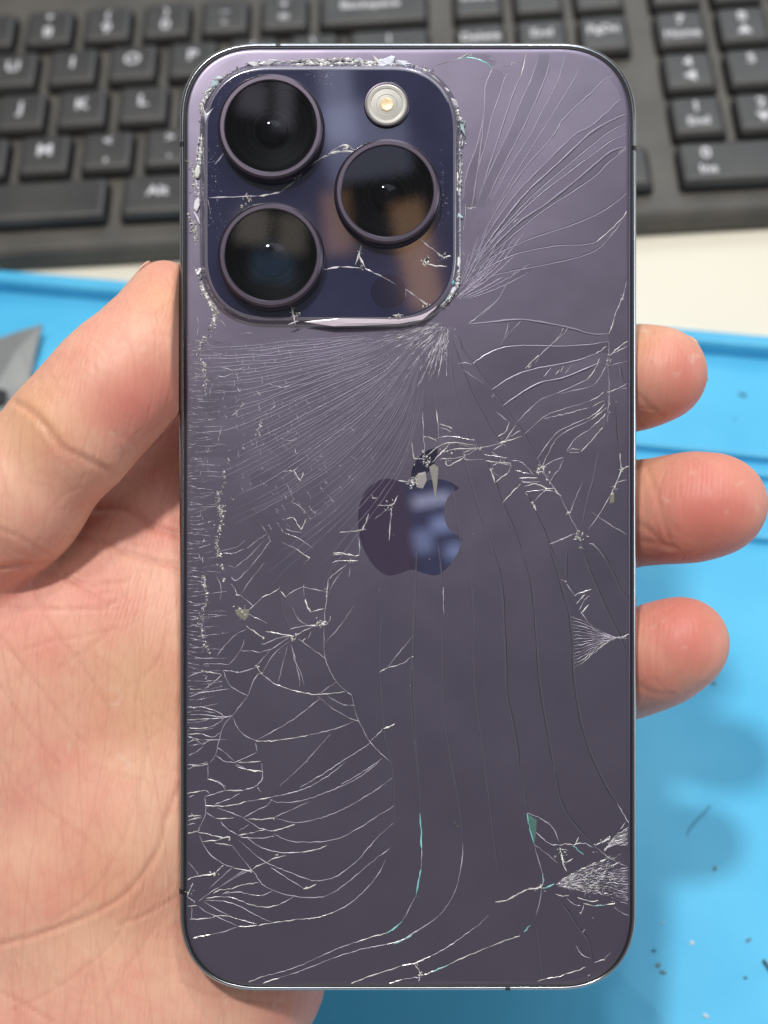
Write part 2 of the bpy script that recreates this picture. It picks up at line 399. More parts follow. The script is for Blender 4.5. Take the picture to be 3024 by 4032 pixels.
def cap_mesh(wu, hu=1):
    if (wu, hu) in _cap: return _cap[(wu, hu)]
    wd, ht = wu*KP-2.7, hu*KP-2.7
    rings = [ring_at(wd, ht, 2.2, 0, zp+.5, n=5), ring_at(wd, ht, 2.2, .15, zp+2.0, n=5), ring_at(wd-.2, ht-.4, 2.4, .5, -1.0, 0, .2, 5),
             ring_at(wd-.4, ht-.6, 2.4, .75, -.45, 0, .3, 5), ring_at(wd-.6, ht-.8, 2.4, 1.2, -.12, 0, .3, 5), ring_at(wd-.6, ht-.8, 2.2, 2.2, -.04, 0, .3, 5), ring_at(wd-.6, ht-.8, 1.8, 5.0, -.28, 0, .3, 5)]
    V, F = loft(rings, False, True)
    me = bpy.data.meshes.new('key'); me.from_pydata(V, [], F); me.shade_smooth(); me.set_sharp_from_angle(angle=math.radians(50))
    me.materials.append(M['key']); me.materials.append(M['key_side_shade'])
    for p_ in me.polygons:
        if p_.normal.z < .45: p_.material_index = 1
    _cap[(wu, hu)] = me; return me
def text_mesh(s, size):
    cu = bpy.data.curves.new('legend', 'FONT'); cu.body = s; cu.size = size*MM; cu.align_x = 'CENTER'; cu.align_y = 'CENTER'
    cu.extrude = 0.04*MM; cu.offset = 0.035*size*MM*.6; cu.space_line = .95
    t = bpy.data.objects.new('legend_text', cu); sc.collection.objects.link(t)
    dg = bpy.context.evaluated_depsgraph_get()
    me = bpy.data.meshes.new_from_object(t.evaluated_get(dg))
    bpy.data.objects.remove(t); bpy.data.curves.remove(cu)
    me.materials.clear(); me.materials.append(M['legend']); me.name = 'legend'; return me
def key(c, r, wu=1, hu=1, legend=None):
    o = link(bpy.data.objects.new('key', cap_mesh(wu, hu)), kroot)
    o.location = (kx(c)*MM, ky(r)*MM, 0)
    o.rotation_euler = (math.radians(rnd.uniform(-.5, .5)), math.radians(rnd.uniform(-.5, .5)), math.radians(rnd.uniform(-.4, .4)))
    for s, size, dx, dy in (legend or ()):
        t = link(bpy.data.objects.new('legend', text_mesh(s, size)), o)
        t.location = (dx*MM, dy*MM, -0.08*MM)
    return o
def two(a, b2): return [(a, 5.0, 0, 3.6), (b2, 6.0, 0, -2.6)]
nums = ['`', '1', '2', '3', '4', '5', '6', '7', '8', '9', '0', '-', '=']
shf = ['~', '!', '@', '#', '$', '%', '^', '&', '*', '(', ')', '_', '+']
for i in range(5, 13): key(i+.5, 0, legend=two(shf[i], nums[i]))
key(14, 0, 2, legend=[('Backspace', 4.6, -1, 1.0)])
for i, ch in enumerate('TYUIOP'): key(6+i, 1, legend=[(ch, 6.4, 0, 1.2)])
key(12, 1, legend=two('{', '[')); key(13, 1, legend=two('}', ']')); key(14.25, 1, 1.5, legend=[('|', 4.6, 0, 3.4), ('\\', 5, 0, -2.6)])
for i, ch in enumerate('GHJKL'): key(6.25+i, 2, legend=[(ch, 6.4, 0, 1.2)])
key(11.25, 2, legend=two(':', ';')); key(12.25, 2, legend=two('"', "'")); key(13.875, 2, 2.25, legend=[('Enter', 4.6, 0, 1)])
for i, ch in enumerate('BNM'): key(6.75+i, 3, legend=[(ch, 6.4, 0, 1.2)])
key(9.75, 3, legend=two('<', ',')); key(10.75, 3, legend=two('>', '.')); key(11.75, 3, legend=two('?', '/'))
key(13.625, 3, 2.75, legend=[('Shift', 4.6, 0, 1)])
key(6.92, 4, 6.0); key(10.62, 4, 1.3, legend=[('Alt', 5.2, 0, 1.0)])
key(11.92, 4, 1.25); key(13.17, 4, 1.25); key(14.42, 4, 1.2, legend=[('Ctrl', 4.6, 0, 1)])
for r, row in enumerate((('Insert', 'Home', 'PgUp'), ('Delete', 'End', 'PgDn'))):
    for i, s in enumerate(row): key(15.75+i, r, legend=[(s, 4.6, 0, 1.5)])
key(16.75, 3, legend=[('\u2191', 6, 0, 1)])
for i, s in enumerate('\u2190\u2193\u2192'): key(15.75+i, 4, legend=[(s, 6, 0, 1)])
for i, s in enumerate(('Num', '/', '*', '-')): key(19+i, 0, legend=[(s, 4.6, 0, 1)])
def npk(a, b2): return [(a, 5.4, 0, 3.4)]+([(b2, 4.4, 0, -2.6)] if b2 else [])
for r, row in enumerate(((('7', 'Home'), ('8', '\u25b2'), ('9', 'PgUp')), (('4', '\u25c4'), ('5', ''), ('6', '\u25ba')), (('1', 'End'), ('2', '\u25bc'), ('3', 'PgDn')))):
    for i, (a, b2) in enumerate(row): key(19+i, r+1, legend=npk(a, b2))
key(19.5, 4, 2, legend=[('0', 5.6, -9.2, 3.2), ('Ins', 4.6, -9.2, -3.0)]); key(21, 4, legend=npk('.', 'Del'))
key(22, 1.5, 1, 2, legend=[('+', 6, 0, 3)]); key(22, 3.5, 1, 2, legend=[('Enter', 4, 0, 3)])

# ================================================================== phone
# phone coordinates: millimetres, x right, y up, z towards the viewer, back glass at z = 0
PC = CAM + px_ray(1606.5, 2035)*PD
PX0, PY0 = (1606.5-1512)/FPX*PD, -(2035-2016)/FPX*PD
def P(px, py, z=0.0):
    return np.array([(px-1512)/FPX*(PD-z)-PX0, -(py-2016)/FPX*(PD-z)-PY0, z])
phone = empty('smartphone', basis(PC))
tag(phone, 'purple smartphone held face down with its back glass badly cracked', 'phone')
PW, PH, PR = 71.5, 148.2, 12.6
def ringp(inset, z): return ring_at(PW, PH, PR, inset, z, n=20)
V, F = loft([ringp(1.0, -7.8), ringp(.45, -7.6), ringp(.1, -7.15), ringp(0, -6.6), ringp(0, -1.15), ringp(.06, -.75), ringp(.22, -.42), ringp(.45, -.2), ringp(.72, -.12), ringp(.78, -.4)])
frame = mesh('frame', V, F, M['frame'], phone, True)
V, F = loft([ringp(.74, -.42), ringp(.76, -.22), ringp(1.12, -.2), ringp(1.14, -.5)])
mesh('gasket', V, F, M['gasket'], frame, True)
V, F = loft([ringp(1.05, -7.6), ringp(1.4, -7.95), ringp(2.0, -8.0)], False, True)
F[-1] = tuple(reversed(F[-1])); mesh('screen', V, F, M['screen'], phone)
V, F = loft([ringp(1.1, -.6), ringp(1.12, -.22), ringp(1.22, -.08), ringp(1.45, -.01), ringp(1.8, 0)], False, True)
back = mesh('back_glass', V, F, M['glass_back'], phone); smooth_by_angle(back, 40)
# plastic antenna breaks in the metal band
def band(x, y, horizontal):
    a, b2 = (0.5, .9) if horizontal else (.9, .5)
    sx = 0 if horizontal else math.copysign(1, x); sy = math.copysign(1, y) if horizontal else 0
    prof = [(0.04, -6.5), (.04, -1.15), (.0, -.74), (-.2, -.39), (-.43, -.165), (-.7, -.09), (-.9, -.5)]
    V = []
    for t in (-.38, .38):
        for o2, z in prof:
            if horizontal: V.append(((x+t)*MM, (sy*(PH/2+o2))*MM, z*MM))
            else: V.append(((sx*(PW/2+o2))*MM, (y+t)*MM, z*MM))
    n = len(prof); F = [(i, (i+1) % n, n+(i+1) % n, n+i) for i in range(n)]+[tuple(range(n)), tuple(range(n, 2*n))]
    mesh('antenna_band', V, F, M['gasket'], frame)
band(-1, P(0, 566)[1], False); band(-1, P(0, 3513)[1], False); band(1, P(0, 581)[1], False)
band(P(1095, 0)[0], 1, True); band(P(2000, 0)[0], -1, True)

# logo: polished outline set in the frosted glass
DS = 3024/1659.0
def smooth_loop(pts, k=6):
    out = []; n = len(pts)
    for i in range(n):
        p0, p1, p2, p3 = (np.array(pts[(i+j-1) % n], float) for j in range(4))
        for t in np.linspace(0, 1, k, endpoint=False):
            out.append(.5*((2*p1)+(-p0+p2)*t+(2*p0-5*p1+4*p2-p3)*t*t+(-p0+3*p1-3*p2+p3)*t**3))
    return out
def smooth_open(pts, k=6):
    P_ = [2*np.array(pts[0], float)-np.array(pts[1], float)]+[np.array(p, float) for p in pts]+[2*np.array(pts[-1], float)-np.array(pts[-2], float)]
    out = []
    for i in range(1, len(P_)-2):
        p0, p1, p2, p3 = P_[i-1:i+3]
        for t in np.linspace(0, 1, k, endpoint=False):
            out.append(.5*((2*p1)+(-p0+p2)*t+(2*p0-5*p1+4*p2-p3)*t*t+(-p0+3*p1-3*p2+p3)*t**3))
    out.append(P_[-2]); return out
right_up = smooth_open([(888, 1049), (905, 1045), (925, 1038), (948, 1035), (972, 1041), (992, 1054)])
bite = smooth_open([(992, 1054), (972, 1070), (961, 1092), (960, 1118), (970, 1143), (999, 1164)])
low = smooth_open([(999, 1164), (990, 1192), (975, 1216), (957, 1235), (940, 1243), (918, 1239), (890, 1231), (862, 1239), (838, 1243), (815, 1230), (795, 1204), (780, 1170), (774, 1135), (775, 1100), (785, 1068), (805, 1046), (832, 1034), (858, 1038), (888, 1049)])
body_pts = right_up[:-1]+bite[:-1]+low[:-1]
leaf_a = smooth_open([(945, 966), (944, 988), (933, 1010), (915, 1027), (887, 1033)])
leaf_b = smooth_open([(887, 1033), (891, 1010), (903, 990), (921, 974), (945, 966)])
leaf_pts = leaf_a[:-1]+leaf_b[:-1]
def flat_plate(name, pts_px, z0, z1, mt, parent):
    q = [P(x*DS, y*DS, 0) for x, y in pts_px]; n = len(q)
    V = [(p[0]*MM, p[1]*MM, z0*MM) for p in q]+[(p[0]*MM, p[1]*MM, z1*MM) for p in q]
    a = sum(q[i][0]*q[(i+1) % n][1]-q[(i+1) % n][0]*q[i][1] for i in range(n))
    top = list(range(n, 2*n))
    F = [tuple(top if a > 0 else reversed(top))]+[(i, (i+1) % n, n+(i+1) % n, n+i) for i in range(n)]
    return mesh(name, V, F, mt, parent)
logo = flat_plate('logo', body_pts, -.02, .012, M['logo'], phone)
flat_plate('logo_leaf', leaf_pts, -.02, .012, M['logo'], logo)

# camera plateau
a, b2 = P(806, 262, 1.2), P(1796, 1262, 1.2)
pcx, pcy, pw, ph = (a[0]+b2[0])/2, (a[1]+b2[1])/2, b2[0]-a[0], a[1]-b2[1]
ZPL = 1.55
def ringc(inset, z): return ring_at(pw, ph, 10.2, inset, z, pcx, pcy, 20)
V, F = loft([ringc(-.95, -.02), ringc(-.8, .05), ringc(-.55, .25), ringc(-.3, .65), ringc(-.1, 1.12), ringc(.1, 1.42), ringc(.3, ZPL), ringc(.48, ZPL+.01)])
rim = mesh('plateau_rim', V, F, M['rim'], phone, True)
V, F = loft([ringc(.48, ZPL-.3), ringc(.5, ZPL), ringc(.65, ZPL+.03)], False, True)
plat = mesh('camera_plateau', V, F, M['plateau'], phone)

def lens(px, py, aim=0.0, blue=False):
    zt = 4.1
    c = P(px, py, zt); cx, cy = c[0], c[1]; r = 8.18
    prof = [(r+.05, ZPL), (r+.05, ZPL+.5), (r-.02, ZPL+.55), (r-.02, 3.45), (r-.18, 3.85), (r-.5, zt), (r-1.02, zt), (r-1.18, zt-.12), (r-1.2, zt-.9)]
    V, F = loft([circ(cx, cy, rr, z) for rr, z in prof]); o = mesh('camera_lens', V, F, M['ring'], phone); smooth_by_angle(o, 28)
    V, F = loft([circ(cx, cy, 6.99, zt-.42), circ(cx, cy, 6.97, zt-.28), circ(cx, cy, 6.6, zt-.28)], True, True)
    V2, F2 = [tuple(p) for p in circ(cx, cy, 6.99, zt-.3)], [tuple(range(64))]
    mesh('cover_glass', V2, F2, M['cover'], o)
    V, F = loft([circ(cx, cy, rr, z) for rr, z in ((7.0, zt-.3), (6.9, zt-.55), (6.2, zt-.75), (6.15, zt-1.0), (5.2, zt-1.15), (5.1, zt-1.5), (4.2, zt-1.65), (4.1, zt-2.0), (3.2, zt-2.1), (3.1, zt-2.4))], False, True)
    q = mesh('lens_barrel', V, F, M['barrel'], o); smooth_by_angle(q, 25)
    rr = 3.3 if blue else 2.6
    V, F = loft([circ(cx, cy, rr*math.cos(t), zt-2.35+1.0*math.sin(t), 40) for t in np.linspace(0, 1.45, 9)], False, True)
    mesh('lens_element', V, F, M['element_blue'] if blue else M['element'], o, True)
    return o
M['element_blue'] = mat('lens_element_blue', (0.012, 0.035, 0.075), 0.05, 0.0, spec=0.9, coat=1.0)
lens(1065, 496); lens(1525, 752); lens(1065, 1003, blue=True)
c = P(1523, 410, 2.2)
V, F = loft([circ(c[0], c[1], rr, z) for rr, z in ((3.55, ZPL), (3.52, 2.05), (3.4, 2.2), (3.2, 2.22), (3.15, 2.1))]); fl = mesh('flash', V, F, M['ring'], phone); smooth_by_angle(fl, 30)
V, F = loft([circ(c[0], c[1], rr, z) for rr, z in ((3.16, 2.08), (2.9, 2.16), (2.5, 2.14), (2.45, 2.02), (1.6, 2.05), (1.55, 1.98), (1.0, 2.0))], False, True); mesh('flash_window', V, F, M['flash'], fl)
V, F = loft([circ(c[0], c[1], rr, z, 8) for rr, z in ((1.1, 2.055), (.9, 2.14), (.15, 2.08))], False, True); mesh('flash_core', V, F, M['flash_core'], fl)
c = P(1530, 1150, ZPL)
V, F = loft([circ(c[0], c[1], rr, z) for rr, z in ((2.7, ZPL+.02), (2.65, ZPL+.06))], False, True); mesh('lidar_window', V, F, M['lidar'], phone)
c = P(1683, 1028, ZPL)
V, F = loft([circ(c[0], c[1], rr, z, 16) for rr, z in ((.45, ZPL+.02), (.4, ZPL+.05))], False, True); mesh('microphone_hole', V, F, M['dark_hole'], phone)

# ------------------------------------------------------------------ cracks in the back glass
K1 = 1000/1659.0
CROP = {'A': (680, 1200, K1), 'B': (1550, 150, K1), 'C': (1550, 1200, K1), 'D': (680, 2100, K1), 'E': (1550, 2100, K1), 'F': (680, 3000, K1), 'G': (1550, 3000, K1), 'K': (700, 200, 1200/1659.0)}
WHITE = (0.78, 0.77, 0.76); LAV = (0.50, 0.47, 0.56); GREY = (0.36, 0.34, 0.40); TEAL = (0.25, 0.62, 0.62); CREAM = (0.80, 0.77, 0.66)

def resample(pts, step):
    pts = [np.array(p, float) for p in smooth_open(pts, 5)] if len(pts) > 2 else [np.array(p, float) for p in pts]
    out = [pts[0]]
    for a, b2 in zip(pts[:-1], pts[1:]):
        d = np.linalg.norm(b2-a); k = max(1, int(round(d/step)))
        for i in range(1, k+1): out.append(a+(b2-a)*i/k)
    return out
def inside_back(x, y):
    hx, hy, r = PW/2-1.35, PH/2-1.35, PR-1.35
    dx, dy = max(abs(x)-(hx-r), 0), max(abs(y)-(hy-r), 0)
    return dx*dx+dy*dy <= r*r
def on_plateau(x, y):
    hx, hy, r = pw/2+1.0, ph/2+1.0, 11.2
    dx, dy = max(abs(x-pcx)-(hx-r), 0), max(abs(y-pcy)-(hy-r), 0)
    return abs(x-pcx) <= hx and abs(y-pcy) <= hy and dx*dx+dy*dy <= r*r
ALLPOLY = []; GAPV = []; GAPF = []
class Strip:
    def __init__(s): s.V = []; s.F = []; s.C = []
    def add(s, pts_px, wid, hgt, col, z=0.0, jit=2.0, taper=True, vary=0.5, clip=True, step=14, skew=0.0, gap=0.0):
        q = resample(pts_px, step); n = len(q)
        if n < 2: return
        jj = nrng.normal(0, jit, (n, 2)); jj[0] *= .3; jj[-1] *= .3
        q = [a+b2 for a, b2 in zip(q, jj)]
        if clip and z == 0: ALLPOLY.append(q)
        gap_side = rnd.choice((-1, 1)); ph0 = rnd.random()*9; run = []
        def flush(run):
            if len(run) < 2: return
            base = len(s.V)
            for p, nv, w2, h2, cc in run:
                e = skew*w2*.5
                s.V += [((p[0]-nv[0]*w2/2)*MM, (p[1]-nv[1]*w2/2)*MM, (z+.009)*MM), ((p[0]+nv[0]*e)*MM, (p[1]+nv[1]*e)*MM, (z+.009+h2)*MM), ((p[0]+nv[0]*w2/2)*MM, (p[1]+nv[1]*w2/2)*MM, (z+.009)*MM)]
                s.C += [cc]*3
            if gap and z == 0:
                g0 = len(GAPV)
                for p, nv, w2, h2, cc in run:
                    o_ = gap_side*(w2/2-.01); g_ = gap_side*gap*min(1, w2/wid)
                    GAPV.extend([((p[0]+nv[0]*o_)*MM, (p[1]+nv[1]*o_)*MM, .0078*MM), ((p[0]+nv[0]*(o_+g_))*MM, (p[1]+nv[1]*(o_+g_))*MM, .0078*MM)])
                for i in range(len(run)-1): GAPF.append((g0+2*i, g0+2*i+1, g0+2*i+3, g0+2*i+2))
            for i in range(len(run)-1):
                b0 = base+3*i
                s.F += [(b0, b0+3, b0+4, b0+1), (b0+1, b0+4, b0+5, b0+2)]
        for i in range(n):
            p = P(q[i][0], q[i][1], z)
            t = q[min(i+1, n-1)]-q[max(i-1, 0)]; t = t/(np.linalg.norm(t)+1e-9)
            nv = np.array([t[1], t[0]])   # image y is down
            u = i/(n-1)
            tp = min(1, .3+5*u, .3+5*(1-u)) if taper else 1
            va = 1-vary*.5+vary*.5*math.sin(ph0+u*n*.9)+vary*.35*(rnd.random()-.5)*2
            w2 = max(.03, wid*tp*va)
            g = max(.25, 1-.35*vary+vary*.5*math.sin(ph0*2.1+i*.45)+vary*.25*math.sin(ph0+i*1.1))
            cc = tuple(min(.9, c2*g) for c2 in col)
            ok = (not clip) or (inside_back(p[0], p[1]) and (z > .5 or not on_plateau(p[0], p[1])))
            if ok: run.append((p, nv, w2, hgt*tp*va, cc))
            else: flush(run); run = []
        flush(run)
    def build(s, name, mt, parent, kind=None, label=None):
        if not s.V: return None
        o = mesh(name, s.V, s.F, mt, parent)
        ca = o.data.color_attributes.new('col', 'FLOAT_COLOR', 'POINT')
        ca.data.foreach_set('color', np.array([(*c2, 1) for c2 in s.C], dtype=np.float32).ravel())
        if kind: o['kind'] = kind
        if label: o['label'] = label
        return o
def px(crop, pts):
    x, y, k = CROP[crop]; return [(x+a*k, y+b2*k) for a, b2 in pts]
def T(s):                                    # "x,y x,y ..." -> points
    return [tuple(float(v) for v in p.split(',')) for p in s.split()]
